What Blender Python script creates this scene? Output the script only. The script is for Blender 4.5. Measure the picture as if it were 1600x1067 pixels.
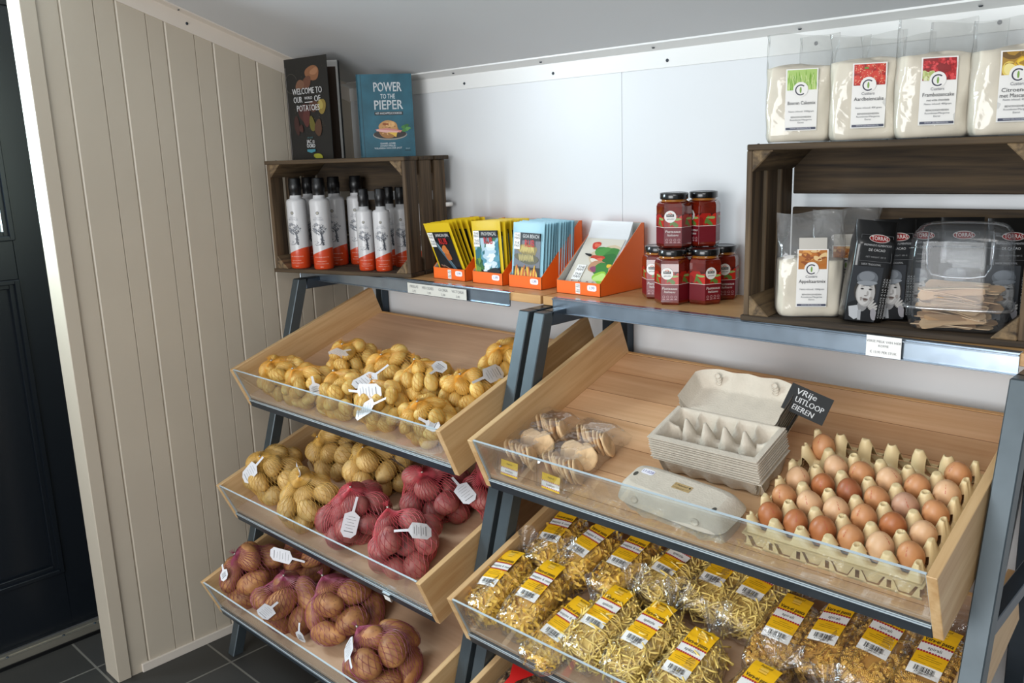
import bpy, bmesh, math, random
import numpy as np
from mathutils import Matrix, Vector, Euler

for _o in list(bpy.data.objects):
    bpy.data.objects.remove(_o, do_unlink=True)
SC = bpy.context.scene
COL = SC.collection
R = math.radians
pi = math.pi

# ------------------------------------------------------------------ camera, light, exposure
# room corner (left wall x=0, back wall y=0, floor z=0); the camera looks into the corner from the right
YAW, PIT, ROL = -0.773905, -0.216131, -0.034284
_f = Vector((math.sin(YAW) * math.cos(PIT), math.cos(YAW) * math.cos(PIT), math.sin(PIT)))
_r0 = Vector((math.cos(YAW), -math.sin(YAW), 0))
_u0 = _r0.cross(_f)
_r = _r0 * math.cos(ROL) + _u0 * math.sin(ROL)
_u = -_r0 * math.sin(ROL) + _u0 * math.cos(ROL)
cam_d = bpy.data.cameras.new('camera')
cam = bpy.data.objects.new('camera', cam_d)
COL.objects.link(cam)
cam_d.sensor_width = 36
cam_d.lens = 1354.36 / 1600 * 36
cam_d.clip_start = 0.02
cm = Matrix.Identity(4)
for i in range(3):
    cm[i][0], cm[i][1], cm[i][2] = _r[i], _u[i], -_f[i]
cm.translation = (2.553, -1.854, 1.55)
cam.matrix_world = cm
SC.camera = cam

SC.view_settings.view_transform = 'Standard'
SC.view_settings.look = 'None'
SC.view_settings.exposure = 0.0
SC.view_settings.gamma = 1
SC.view_settings.use_curve_mapping = False
SC.cycles.max_bounces = 10
SC.cycles.transparent_max_bounces = 24
SC.cycles.caustics_reflective = False
SC.cycles.caustics_refractive = False
SC.cycles.sample_clamp_indirect = 4.0

world = bpy.data.worlds.new('daylight')
SC.world = world
world.use_nodes = True
_bg = world.node_tree.nodes['Background']
_bg.inputs[0].default_value = (0.88, 0.95, 1.0, 1)
_bg.inputs[1].default_value = 0.42


def area_light(name, loc, look, sx, sy, watts, color):
    d = bpy.data.lights.new(name, 'AREA')
    d.shape = 'RECTANGLE'
    d.size, d.size_y = sx, sy
    d.energy = watts
    d.color = color
    o = bpy.data.objects.new(name, d)
    COL.objects.link(o)
    o.location = loc
    o.rotation_euler = (Vector(look) - Vector(loc)).to_track_quat('-Z', 'Y').to_euler()
    return o


# the shop's glazed front behind the camera, an added overhead fill lamp, the glazed door on the left
area_light('shop_front_daylight', (1.9, -4.4, 1.45), (1.2, 0, 0.95), 2.6, 2.1, 124, (0.97, 0.99, 1.0))
area_light('added_overhead_fill', (2.9, -2.1, 2.55), (1.7, -0.35, 0.6), 1.0, 0.9, 17, (1.0, 0.98, 0.95))
area_light('door_glass_daylight', (-0.46, -1.36, 1.75), (0.4, -1.05, 1.55), 0.72, 0.9, 66, (0.78, 0.90, 1.0))


# ------------------------------------------------------------------ helpers
def lin(h):
    h = h.lstrip('#')
    out = []
    for i in (0, 2, 4):
        c = int(h[i:i + 2], 16) / 255
        out.append(c / 12.92 if c <= 0.04045 else ((c + 0.055) / 1.055) ** 2.4)
    return (*out, 1)


def nm(name):
    m = bpy.data.materials.new(name)
    m.use_nodes = True
    nt = m.node_tree
    return m, nt, nt.nodes['Principled BSDF'], nt.nodes['Material Output']


def P(name, col, rough=0.5, metal=0.0, spec=0.5, coat=0.0, var=0.0, vscale=8, bump=0.0, bscale=60, sss=0):
    """plain procedural paint / paper / plastic with optional mottling and bump"""
    m, nt, b, out = nm(name)
    c = lin(col)
    b.inputs['Base Color'].default_value = c
    b.inputs['Roughness'].default_value = rough
    b.inputs['Metallic'].default_value = metal
    b.inputs['Specular IOR Level'].default_value = spec
    b.inputs['Coat Weight'].default_value = coat
    tc = nt.nodes.new('ShaderNodeTexCoord')
    if var:
        n = nt.nodes.new('ShaderNodeTexNoise')
        n.inputs['Scale'].default_value = vscale
        n.inputs['Detail'].default_value = 4
        nt.links.new(tc.outputs['Object'], n.inputs['Vector'])
        r = nt.nodes.new('ShaderNodeValToRGB')
        r.color_ramp.elements[0].position = 0.3
        r.color_ramp.elements[1].position = 0.7
        r.color_ramp.elements[0].color = tuple(x * (1 - var) for x in c[:3]) + (1,)
        r.color_ramp.elements[1].color = tuple(min(1, x * (1 + var)) for x in c[:3]) + (1,)
        nt.links.new(n.outputs['Fac'], r.inputs[0])
        nt.links.new(r.outputs[0], b.inputs['Base Color'])
    if bump:
        n2 = nt.nodes.new('ShaderNodeTexNoise')
        n2.inputs['Scale'].default_value = bscale
        n2.inputs['Detail'].default_value = 3
        nt.links.new(tc.outputs['Object'], n2.inputs['Vector'])
        bp = nt.nodes.new('ShaderNodeBump')
        bp.inputs['Strength'].default_value = bump
        bp.inputs['Distance'].default_value = 0.002
        nt.links.new(n2.outputs['Fac'], bp.inputs['Height'])
        nt.links.new(bp.outputs[0], b.inputs['Normal'])
    return m


def wood(name, c1, c2, axis='x', scale=6.0, stretch=0.06, rough=0.5, bump=0.15, planks=None, dark=None):
    """wood with grain running along one local axis; planks=(axis, pitch) adds glued board seams"""
    m, nt, b, out = nm(name)
    tc = nt.nodes.new('ShaderNodeTexCoord')
    mp = nt.nodes.new('ShaderNodeMapping')
    s = [1, 1, 1]
    s['xyz'.index(axis)] = stretch
    mp.inputs['Scale'].default_value = s
    oi = nt.nodes.new('ShaderNodeObjectInfo')
    add = nt.nodes.new('ShaderNodeVectorMath')
    add.operation = 'ADD'
    mul = nt.nodes.new('ShaderNodeVectorMath')
    mul.operation = 'SCALE'
    mul.inputs[0].default_value = (3.1, 7.3, 5.7)
    nt.links.new(oi.outputs['Random'], mul.inputs['Scale'])
    nt.links.new(tc.outputs['Object'], add.inputs[0])
    nt.links.new(mul.outputs[0], add.inputs[1])
    nt.links.new(add.outputs[0], mp.inputs['Vector'])
    n = nt.nodes.new('ShaderNodeTexNoise')
    n.inputs['Scale'].default_value = scale * 5
    n.inputs['Detail'].default_value = 6
    n.inputs['Distortion'].default_value = 1.2
    nt.links.new(mp.outputs[0], n.inputs['Vector'])
    n3 = nt.nodes.new('ShaderNodeTexNoise')
    n3.inputs['Scale'].default_value = scale * 30
    n3.inputs['Detail'].default_value = 3
    nt.links.new(mp.outputs[0], n3.inputs['Vector'])
    mx0 = nt.nodes.new('ShaderNodeMath')
    mx0.operation = 'MULTIPLY_ADD'
    mx0.inputs[1].default_value = 0.35
    nt.links.new(n3.outputs['Fac'], mx0.inputs[0])
    nt.links.new(n.outputs['Fac'], mx0.inputs[2])
    r = nt.nodes.new('ShaderNodeValToRGB')
    r.color_ramp.elements[0].position = 0.45
    r.color_ramp.elements[1].position = 0.85
    r.color_ramp.elements[0].color = lin(c1)
    r.color_ramp.elements[1].color = lin(c2)
    nt.links.new(mx0.outputs[0], r.inputs[0])
    colout = r.outputs[0]
    if planks:
        ax, pitch = planks
        sp = nt.nodes.new('ShaderNodeSeparateXYZ')
        nt.links.new(tc.outputs['Object'], sp.inputs[0])
        d = nt.nodes.new('ShaderNodeMath')
        d.operation = 'DIVIDE'
        d.inputs[1].default_value = pitch
        nt.links.new(sp.outputs['XYZ'.index(ax.upper())], d.inputs[0])
        fl = nt.nodes.new('ShaderNodeMath')
        fl.operation = 'FLOOR'
        nt.links.new(d.outputs[0], fl.inputs[0])
        wn = nt.nodes.new('ShaderNodeTexWhiteNoise')
        wn.noise_dimensions = '1D'
        nt.links.new(fl.outputs[0], wn.inputs['W'])
        fr = nt.nodes.new('ShaderNodeMath')
        fr.operation = 'FRACT'
        nt.links.new(d.outputs[0], fr.inputs[0])
        lt = nt.nodes.new('ShaderNodeMath')
        lt.operation = 'LESS_THAN'
        lt.inputs[1].default_value = 0.0016 / pitch
        nt.links.new(fr.outputs[0], lt.inputs[0])
        hs = nt.nodes.new('ShaderNodeHueSaturation')
        mr = nt.nodes.new('ShaderNodeMapRange')
        mr.inputs[3].default_value = 0.9
        mr.inputs[4].default_value = 1.08
        nt.links.new(wn.outputs[0], mr.inputs[0])
        nt.links.new(mr.outputs[0], hs.inputs['Value'])
        nt.links.new(colout, hs.inputs['Color'])
        mx = nt.nodes.new('ShaderNodeMix')
        mx.data_type = 'RGBA'
        mx.inputs[7].default_value = lin(dark or c1)
        nt.links.new(lt.outputs[0], mx.inputs[0])
        nt.links.new(hs.outputs[0], mx.inputs[6])
        colout = mx.outputs[2]
    nt.links.new(colout, b.inputs['Base Color'])
    b.inputs['Roughness'].default_value = rough
    bp = nt.nodes.new('ShaderNodeBump')
    bp.inputs['Strength'].default_value = bump
    bp.inputs['Distance'].default_value = 0.002
    nt.links.new(mx0.outputs[0], bp.inputs['Height'])
    nt.links.new(bp.outputs[0], b.inputs['Normal'])
    return m


def film(name, tint='#ffffff', gloss=0.12, rough=0.06, bump=0.5, bscale=45, haze=0.03, fres=0.5):
    """clear plastic: mostly see-through, a sharp sheen and a little milky haze"""
    m, nt, b, out = nm(name)
    nt.nodes.remove(b)
    tr = nt.nodes.new('ShaderNodeBsdfTransparent')
    tr.inputs[0].default_value = lin(tint)
    gl = nt.nodes.new('ShaderNodeBsdfGlossy')
    gl.inputs['Roughness'].default_value = rough
    df = nt.nodes.new('ShaderNodeBsdfDiffuse')
    df.inputs[0].default_value = (0.8, 0.82, 0.84, 1)
    lw = nt.nodes.new('ShaderNodeLayerWeight')
    lw.inputs[0].default_value = 0.25
    ma = nt.nodes.new('ShaderNodeMath')
    ma.operation = 'MULTIPLY_ADD'
    ma.inputs[1].default_value = fres
    ma.inputs[2].default_value = gloss
    nt.links.new(lw.outputs['Fresnel'], ma.inputs[0])
    m1 = nt.nodes.new('ShaderNodeMixShader')
    m1.inputs[0].default_value = haze
    nt.links.new(tr.outputs[0], m1.inputs[1])
    nt.links.new(df.outputs[0], m1.inputs[2])
    m2 = nt.nodes.new('ShaderNodeMixShader')
    nt.links.new(ma.outputs[0], m2.inputs[0])
    nt.links.new(m1.outputs[0], m2.inputs[1])
    nt.links.new(gl.outputs[0], m2.inputs[2])
    nt.links.new(m2.outputs[0], out.inputs['Surface'])
    if bump:
        tc = nt.nodes.new('ShaderNodeTexCoord')
        n = nt.nodes.new('ShaderNodeTexNoise')
        n.inputs['Scale'].default_value = bscale
        n.inputs['Detail'].default_value = 2
        n.inputs['Distortion'].default_value = 1.0
        nt.links.new(tc.outputs['Object'], n.inputs['Vector'])
        bp = nt.nodes.new('ShaderNodeBump')
        bp.inputs['Strength'].default_value = bump
        bp.inputs['Distance'].default_value = 0.006
        nt.links.new(n.outputs['Fac'], bp.inputs['Height'])
        for sh in (gl, df):
            nt.links.new(bp.outputs[0], sh.inputs['Normal'])
        nt.links.new(bp.outputs[0], lw.inputs['Normal'])
    return m


_TXT = {}


def text_geo(s):
    """outline of a line of lettering, centred, cap height about 0.7"""
    if s not in _TXT:
        cu = bpy.data.curves.new('lettering', 'FONT')
        cu.body = s
        cu.size = 1
        cu.resolution_u = 2
        cu.align_x = 'CENTER'
        cu.align_y = 'CENTER'
        o = bpy.data.objects.new('lettering', cu)
        COL.objects.link(o)
        dg = bpy.context.evaluated_depsgraph_get()
        me = bpy.data.meshes.new_from_object(o.evaluated_get(dg))
        v = np.array([(p.co.x, p.co.y) for p in me.vertices]) if me.vertices else np.zeros((0, 2))
        f = [tuple(p.vertices) for p in me.polygons]
        bpy.data.objects.remove(o)
        bpy.data.curves.remove(cu)
        bpy.data.meshes.remove(me)
        _TXT[s] = (v, f)
    return _TXT[s]


class MB:
    """collects shapes, then links them as ONE mesh object"""

    def __init__(s):
        s.v, s.f, s.m, s.sm, s.mats = [], [], [], [], []

    def slot(s, mat):
        if mat not in s.mats:
            s.mats.append(mat)
        return s.mats.index(mat)

    def add(s, vs, fs, mat, M=None, smooth=False):
        k = len(s.v)
        if M is not None:
            vs = [M @ Vector(v) for v in vs]
        s.v.extend([tuple(v) for v in vs])
        i = s.slot(mat)
        for f in fs:
            s.f.append([k + a for a in f])
            s.m.append(i)
            s.sm.append(smooth)

    def box(s, x0, x1, y0, y1, z0, z1, mat, M=None):
        vs = [(x, y, z) for z in (z0, z1) for y in (y0, y1) for x in (x0, x1)]
        s.add(vs, [(0, 2, 3, 1), (4, 5, 7, 6), (0, 1, 5, 4), (2, 6, 7, 3), (0, 4, 6, 2), (1, 3, 7, 5)], mat, M)

    def prism(s, poly, a0, a1, mat, M=None, axis='z', smooth=False):
        """polygon (counter-clockwise seen from +axis) extruded along an axis"""
        def pt(p, a):
            return {'z': (p[0], p[1], a), 'x': (a, p[0], p[1]), 'y': (p[0], a, p[1])}[axis]
        n = len(poly)
        vs = [pt(p, a0) for p in poly] + [pt(p, a1) for p in poly]
        fs = [tuple(range(n))[::-1], tuple(range(n, 2 * n))]
        if axis == 'y':
            fs = [f[::-1] for f in fs]
        side = [(i, (i + 1) % n, n + (i + 1) % n, n + i) for i in range(n)]
        if axis == 'y':
            side = [f[::-1] for f in side]
        s.add(vs, fs, mat, M)
        s.add(vs, side, mat, M, smooth)

    def lathe(s, prof, mat, M=None, n=24, smooth=True, cap=True):
        vs, fs = [], []
        for r, z in prof:
            for i in range(n):
                a = 2 * pi * i / n
                vs.append((r * math.cos(a), r * math.sin(a), z))
        for j in range(len(prof) - 1):
            for i in range(n):
                fs.append((j * n + i, j * n + (i + 1) % n, (j + 1) * n + (i + 1) % n, (j + 1) * n + i))
        s.add(vs, fs, mat, M, smooth)
        if cap:
            k = len(prof) - 1
            s.add(vs, [tuple(range(n))[::-1], tuple(k * n + i for i in range(n))], mat, M)

    def tube(s, pts, r, mat, M=None, n=6, cap=True):
        pts = [Vector(p) for p in pts]
        vs, fs = [], []
        up = Vector((0.123, 0.31, 0.94)).normalized()
        for i, p in enumerate(pts):
            d = (pts[min(i + 1, len(pts) - 1)] - pts[max(i - 1, 0)])
            d = d.normalized() if d.length > 1e-9 else Vector((0, 0, 1))
            a = d.cross(up)
            if a.length < 1e-4:
                a = d.cross(Vector((1, 0, 0)))
            a.normalize()
            b = d.cross(a)
            rr = r[i] if isinstance(r, (list, tuple)) else r
            for k in range(n):
                t = 2 * pi * k / n
                vs.append(p + a * (rr * math.cos(t)) + b * (rr * math.sin(t)))
        for i in range(len(pts) - 1):
            for k in range(n):
                fs.append((i * n + k, (i + 1) * n + k, (i + 1) * n + (k + 1) % n, i * n + (k + 1) % n))
        if cap:
            fs.append(tuple(range(n)))
            fs.append(tuple((len(pts) - 1) * n + k for k in range(n))[::-1])
        s.add(vs, fs, mat, M, True)

    def grid(s, fn, nu, nv, mat, M=None, smooth=True, wrap=False):
        vs = [fn(i / nu, j / nv) for j in range(nv + 1) for i in range(nu + (0 if wrap else 1))]
        w = nu if wrap else nu + 1
        fs = []
        for j in range(nv):
            for i in range(nu):
                a, b = i, (i + 1) % w
                fs.append((j * w + a, j * w + b, (j + 1) * w + b, (j + 1) * w + a))
        s.add(vs, fs, mat, M, smooth)

    # flat artwork: x right, y up, drawn just proud of a surface that M / warp places
    def flat(s, poly, mat, M=None, z=0.0, warp=None):
        vs = [(p[0], p[1], z) for p in poly]
        if warp:
            vs = [warp(*v) for v in vs]
        s.add(vs, [tuple(range(len(vs)))], mat, M)

    def rect(s, cx, cy, w, h, mat, M=None, z=0.0, warp=None, a=0.0):
        c, d = math.cos(a), math.sin(a)
        s.flat([(cx + x * c - y * d, cy + x * d + y * c) for x, y in ((-w / 2, -h / 2), (w / 2, -h / 2), (w / 2, h / 2), (-w / 2, h / 2))], mat, M, z, warp)

    def disc(s, cx, cy, rx, mat, M=None, z=0.0, warp=None, ry=None, n=20, a=0.0, wob=0.0, seed=0):
        ry = rx if ry is None else ry
        c, d = math.cos(a), math.sin(a)
        rnd = random.Random(seed)
        ph = [rnd.uniform(0, 6.28) for _ in range(3)]
        pl = []
        for i in range(n):
            t = 2 * pi * i / n
            k = 1 + wob * (math.sin(2 * t + ph[0]) + math.sin(3 * t + ph[1]) + 0.7 * math.sin(5 * t + ph[2])) / 2
            x, y = rx * k * math.cos(t), ry * k * math.sin(t)
            pl.append((cx + x * c - y * d, cy + x * d + y * c))
        s.flat(pl, mat, M, z, warp)

    def ring(s, cx, cy, r0, r1, mat, M=None, z=0.0, warp=None, a0=0.0, a1=2 * pi, n=24):
        for i in range(n):
            t, u = a0 + (a1 - a0) * i / n, a0 + (a1 - a0) * (i + 1) / n
            s.flat([(cx + r0 * math.cos(t), cy + r0 * math.sin(t)), (cx + r1 * math.cos(t), cy + r1 * math.sin(t)),
                    (cx + r1 * math.cos(u), cy + r1 * math.sin(u)), (cx + r0 * math.cos(u), cy + r0 * math.sin(u))], mat, M, z, warp)

    def text(s, t, cx, cy, size, mat, M=None, z=0.0, warp=None, sx=1.0, fit=None, shear=0.0, a=0.0):
        v, f = text_geo(t)
        if not len(v):
            return
        w = v[:, 0].max() - v[:, 0].min()
        if fit:
            sx = fit / (w * size)
        c, d = math.cos(a), math.sin(a)
        vs = []
        for x, y in v:
            x, y = x * size * sx + y * size * shear, y * size
            x, y = cx + x * c - y * d, cy + x * d + y * c
            vs.append(warp(x, y, z) if warp else (x, y, z))
        s.add(vs, f, mat, M)

    def mesh(s, name):
        me = bpy.data.meshes.new(name)
        me.from_pydata(s.v, [], s.f)
        for m in s.mats:
            me.materials.append(m)
        me.polygons.foreach_set('material_index', s.m)
        me.polygons.foreach_set('use_smooth', s.sm)
        me.update()
        return me

    def build(s, name, parent=None, bevel=0.0, seg=1, M=None):
        me = s.mesh(name)
        if bevel:
            bm = bmesh.new()
            bm.from_mesh(me)
            bmesh.ops.remove_doubles(bm, verts=bm.verts, dist=1e-6)
            es = [e for e in bm.edges if len(e.link_faces) == 2 and e.calc_face_angle(0) > R(25)]
            bmesh.ops.bevel(bm, geom=es, offset=bevel, segments=seg, affect='EDGES', clamp_overlap=True)
            bm.to_mesh(me)
            bm.free()
        return link(me, name, parent, M)


def link(me, name, parent=None, M=None):
    o = bpy.data.objects.new(name, me)
    COL.objects.link(o)
    if parent is not None:
        o.parent = parent
    if M is not None:
        if parent is None:
            o.matrix_world = M
        else:
            o.matrix_local = M
    return o


def tag(o, label, cat, group=None, kind=None):
    o['label'] = label
    o['category'] = cat
    if group:
        o['group'] = group
    if kind:
        o['kind'] = kind
    return o


def thing(name, label, cat, M=None, group=None):
    o = bpy.data.objects.new(name, None)
    o.empty_display_size = 0.02
    COL.objects.link(o)
    if M is not None:
        o.matrix_world = M
    return tag(o, label, cat, group)


def struct(o, label=None):
    o['kind'] = 'structure'
    if label:
        o['label'] = label
    return o


def dup(root, M, label=None, group=None):
    """a copy of a thing together with copies of its parts and their sub-parts"""
    r = root.copy()
    COL.objects.link(r)
    r.matrix_world = M
    if label:
        r['label'] = label
    if group:
        r['group'] = group
    for ch in list(root.children):
        c = ch.copy()
        COL.objects.link(c)
        c.parent = r
        for g in list(ch.children):
            d = g.copy()
            COL.objects.link(d)
            d.parent = c
    return r


def TR(x, y, z, rz=0.0):
    return Matrix.Translation((x, y, z)) @ Matrix.Rotation(rz, 4, 'Z')


def RX(a):
    return Matrix.Rotation(a, 4, 'X')


def RY(a):
    return Matrix.Rotation(a, 4, 'Y')


def RZ(a):
    return Matrix.Rotation(a, 4, 'Z')


# artwork on an upright front that faces -y : x right, y up -> (x, -z, y)
UP = RX(pi / 2)

# ------------------------------------------------------------------ materials
M_ = {}
M_['white'] = P('white_paint', '#d9dbdd', 0.35, var=0.02, vscale=3)
M_['ceil'] = P('ceiling_paint', '#c6c7c8', 0.5, var=0.02, vscale=2)
M_['trimw'] = P('white_trim_paint', '#e2e2e0', 0.35)
M_['trimb'] = P('warm_white_trim_paint', '#d6ccc0', 0.4)
M_['beige'] = P('beige_board_paint', '#bbb09f', 0.42, var=0.025, vscale=5)
M_['door'] = P('black_door_paint', '#11161c', 0.26, spec=0.5)
M_['alu'] = P('aluminium', '#b9b4a6', 0.35, metal=0.8)
M_['steel'] = P('raw_blue_steel', '#4b5459', 0.42, metal=0.5, var=0.12, vscale=14, bump=0.03)
M_['steel_d'] = P('dark_lacquered_steel', '#3a444e', 0.34, metal=0.6, var=0.18, vscale=9)
M_['zinc'] = P('galvanised_price_rail', '#a3b0bd', 0.22, metal=0.85, var=0.12, vscale=22)
M_['black'] = P('black_plastic', '#0c0c0e', 0.35)
M_['blackm'] = P('matt_black', '#0a0a0a', 0.6)
M_['paper'] = P('white_paper', '#eceae6', 0.6)
M_['paperg'] = P('grey_label_paper', '#c9c7be', 0.6)
M_['ink'] = P('black_ink', '#151515', 0.6)
M_['inkg'] = P('grey_ink', '#6a6a6c', 0.6)
M_['beech_u'] = wood('beech_side', '#bf9564', '#d8b687', 'y', 5, 0.05, 0.42, 0.05)
M_['beech_x'] = wood('beech_board', '#b98a55', '#cfa571', 'x', 5, 0.05, 0.42, 0.05)
M_['beech_end'] = wood('beech_end_grain', '#c39a68', '#d9b588', 'x', 9, 0.3, 0.5, 0.05)
M_['tray'] = wood('beech_tray_bottom', '#c99a6e', '#ddb48b', 'x', 4, 0.05, 0.5, 0.04, planks=('y', 0.088), dark='#8a5a34')
M_['ply'] = wood('plywood_tray_bottom', '#bc9677', '#d0ad8d', 'x', 3, 0.08, 0.5, 0.03)
M_['crate_x'] = wood('weathered_crate_wood', '#211810', '#52412c', 'x', 7, 0.05, 0.8, 0.5)
M_['crate_z'] = wood('weathered_crate_end_wood', '#271c12', '#65513a', 'z', 7, 0.05, 0.8, 0.5)
M_['crate_y'] = wood('weathered_crate_post_wood', '#33261a', '#7f684a', 'y', 7, 0.1, 0.8, 0.5)
M_['acryl'] = film('clear_acrylic', '#fbfdfd', 0.022, 0.02, 0, haze=0.02, fres=0.28)
M_['acryl_e'] = P('acrylic_cut_edge', '#b9c6cc', 0.25)
M_['film'] = film('clear_bag_film', '#fbfbfa', 0.055, 0.12, 0.7, 22, haze=0.10)
M_['filmp'] = film('clear_pasta_bag_film', '#ffffff', 0.06, 0.10, 1.0, 42, haze=0.02)
M_['tub'] = film('clear_tub_plastic', '#f4f6f8', 0.03, 0.10, 0, haze=0.03, fres=0.4)
M_['filmc'] = film('clear_cookie_wrap', '#ffffff', 0.02, 0.06, 0.25, 30, haze=0.01, fres=0.35)
# ------------------------------------------------------------------ the setting
def tile_floor():
    m, nt, b, out = nm('slate_floor_tiles')
    tc = nt.nodes.new('ShaderNodeTexCoord')
    mp = nt.nodes.new('ShaderNodeMapping')
    mp.inputs['Location'].default_value = (-0.165, 0.733, 0)
    nt.links.new(tc.outputs['Object'], mp.inputs['Vector'])
    br = nt.nodes.new('ShaderNodeTexBrick')
    br.offset = 0
    br.inputs['Scale'].default_value = 1
    br.inputs['Brick Width'].default_value = 0.30
    br.inputs['Row Height'].default_value = 0.30
    br.inputs['Mortar Size'].default_value = 0.0035
    br.inputs['Color1'].default_value = lin('#393836')
    br.inputs['Color2'].default_value = lin('#33322f')
    br.inputs['Mortar'].default_value = lin('#6f6c64')
    nt.links.new(mp.outputs[0], br.inputs['Vector'])
    nt.links.new(br.outputs['Color'], b.inputs['Base Color'])
    n = nt.nodes.new('ShaderNodeTexNoise')
    n.inputs['Scale'].default_value = 30
    nt.links.new(tc.outputs['Object'], n.inputs['Vector'])
    bp = nt.nodes.new('ShaderNodeBump')
    bp.inputs['Strength'].default_value = 0.15
    nt.links.new(n.outputs['Fac'], bp.inputs['Height'])
    nt.links.new(bp.outputs[0], b.inputs['Normal'])
    b.inputs['Roughness'].default_value = 0.5
    return m


ZC, SLOPE = 1.782, 0.342


def zc(y):
    return ZC - SLOPE * y


m = MB()
m.box(-0.6, 3.7, -3.6, 0.08, -0.05, 0, tile_floor())
struct(m.build('floor'))

m = MB()
m.box(-0.5, 1.163, 0, 0.06, 0, 1.9, M_['white'])
m.box(1.1645, 3.7, 0, 0.06, 0, 1.9, M_['white'])
m.box(1.16, 1.17, 0.002, 0.05, 0, 1.9, M_['white'])
struct(m.build('wall_back'))

m = MB()
m.prism([(0.06, zc(0.06)), (0.06, zc(0.06) + 0.05), (-3.6, zc(-3.6) + 0.05), (-3.6, zc(-3.6))][::-1], -0.6, 3.7, M_['ceil'], axis='x')
struct(m.build('ceiling'))

# left partition: painted tongue-and-groove boards with V joints, top follows the roof
LIGHT = [-0.921, -0.772, -0.637, -0.491, -0.350, -0.212, -0.072]
DARK = [-0.832, -0.690, -0.549, -0.408, -0.262, -0.13]
prof = [(-1.0, 0.0)]
for y, w, d in sorted([(y, 0.0042, 0.0035) for y in LIGHT] + [(y, 0.0016, 0.004) for y in DARK]):
    prof += [(y - w, 0), (y, -d), (y + w, 0)]
prof += [(0.0, 0.0)]
m = MB()
vs, fs = [], []
for y, x in prof:
    vs += [(x, y, 0), (x, y, zc(y) + 0.02)]
for i in range(len(prof) - 1):
    fs.append((2 * i, 2 * i + 2, 2 * i + 3, 2 * i + 1))
m.add(vs, fs, M_['beige'])
m.prism([(-1.0, 0), (0.0, 0), (0.0, zc(0) + 0.02), (-1.0, zc(-1) + 0.02)], -0.087, -0.005, M_['beige'], axis='x')
struct(m.build('wall_left'))
m = MB()
m.prism([(-1.020, 0), (-0.980, 0), (-0.980, zc(-0.98)), (-1.02, zc(-1.02))], -0.089, 0.006, M_['beige'], axis='x')
struct(m.build('trim_1', bevel=0.0015))
m = MB()
m.box(0, 0.009, -0.945, -0.0, 0, 0.028, M_['trimb'])
struct(m.build('baseboard_left', bevel=0.001))


def angle_trim(name, left):
    m = MB()
    if left:
        m.prism([(-1.6, zc(-1.6) - 0.052), (0, zc(0) - 0.05), (0, zc(0)), (-1.6, zc(-1.6))], 0, 0.004, M_['trimb'], axis='x')
        m.prism([(-1.6, zc(-1.6) - 0.004), (0, zc(0) - 0.004), (0, zc(0)), (-1.6, zc(-1.6))], 0.004, 0.036, M_['trimb'], axis='x')
    else:
        m.box(0, 3.7, -0.004, 0, ZC - 0.046, ZC, M_['trimw'])
        m.prism([(-0.038, zc(-0.038) - 0.004), (-0.004, ZC - 0.004), (-0.004, ZC), (-0.038, zc(-0.038))], 0, 3.7, M_['trimw'], axis='x')
    o = struct(m.build(name))

    def screw(p, rot):
        s = MB()
        s.lathe([(0.0042, 0), (0.0042, 0.001), (0.003, 0.0022), (0.001, 0.0026)], M_['steel_d'], n=10)
        s.box(-0.003, 0.003, -0.0006, 0.0006, 0.0024, 0.003, M_['black'])
        s.build('screw', o, M=Matrix.Translation(p) @ rot)
    if left:
        for y in (-0.569, -0.98, -0.15):
            screw((0.004, y, zc(y) - 0.028), RY(pi / 2))
            screw((0.022, y - 0.03, zc(y - 0.03) - 0.004), RX(pi + 0.33))
    else:
        for x in (0.21, 0.583, 0.936, 1.304, 1.68, 2.034, 2.4):
            screw((x, -0.004, 1.752), RX(pi / 2))
            screw((x - 0.03, -0.02, zc(-0.02) - 0.0045), RX(pi + 0.33))


angle_trim('trim_2', True)
angle_trim('trim_3', False)

# black glazed door standing in its opening beyond the partition end
DX = -0.39
m = MB()
dm = M_['door']
Y0, Y1 = -1.80, -0.86
m.box(DX - 0.05, DX, Y0, -1.70, 0.035, 2.02, dm)
m.box(DX - 0.05, DX, -1.007, Y1, 0.035, 2.02, dm)
m.box(DX - 0.05, DX, -1.70, -1.007, 0.035, 0.235, dm)
m.box(DX - 0.05, DX, -1.70, -1.007, 1.215, 1.335, dm)
m.box(DX - 0.05, DX, -1.70, -1.007, 1.96, 2.02, dm)
m.box(DX - 0.04, DX - 0.022, -1.70, -1.007, 0.235, 1.215, dm)
for (a0, a1, z0, z1) in ((-1.70, -1.007, 0.235, 1.215), (-1.70, -1.000, 1.335, 1.96)):
    for k, (w, h) in enumerate(((0.014, 0.006), (0.028, -0.006))):
        m.box(DX - 0.02, DX + h, a0, a0 + w, z0, z1, dm)
        m.box(DX - 0.02, DX + h, a1 - w, a1, z0, z1, dm)
        m.box(DX - 0.02, DX + h, a0 + w, a1 - w, z0, z0 + w, dm)
        m.box(DX - 0.02, DX + h, a0 + w, a1 - w, z1 - w, z1, dm)
door = struct(m.build('door_1', bevel=0.002))
g = MB()
g.box(DX - 0.03, DX - 0.022, -1.69, -1.002, 1.34, 1.955, film('door_glass', '#f0faf8', 0.06, 0.01, 0, haze=0.0))
g.build('glass_pane', door)
m = MB()
m.box(DX + 0.005, DX + 0.045, -1.95, -0.8, 0.012, 0.034, M_['alu'])
m.box(DX + 0.020, DX + 0.030, -1.95, -0.8, 0.034, 0.037, M_['alu'])
m.box(DX - 0.08, DX + 0.05, -1.95, -0.8, 0.0, 0.012, M_['black'])
thr = struct(m.build('trim_4'))
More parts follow.
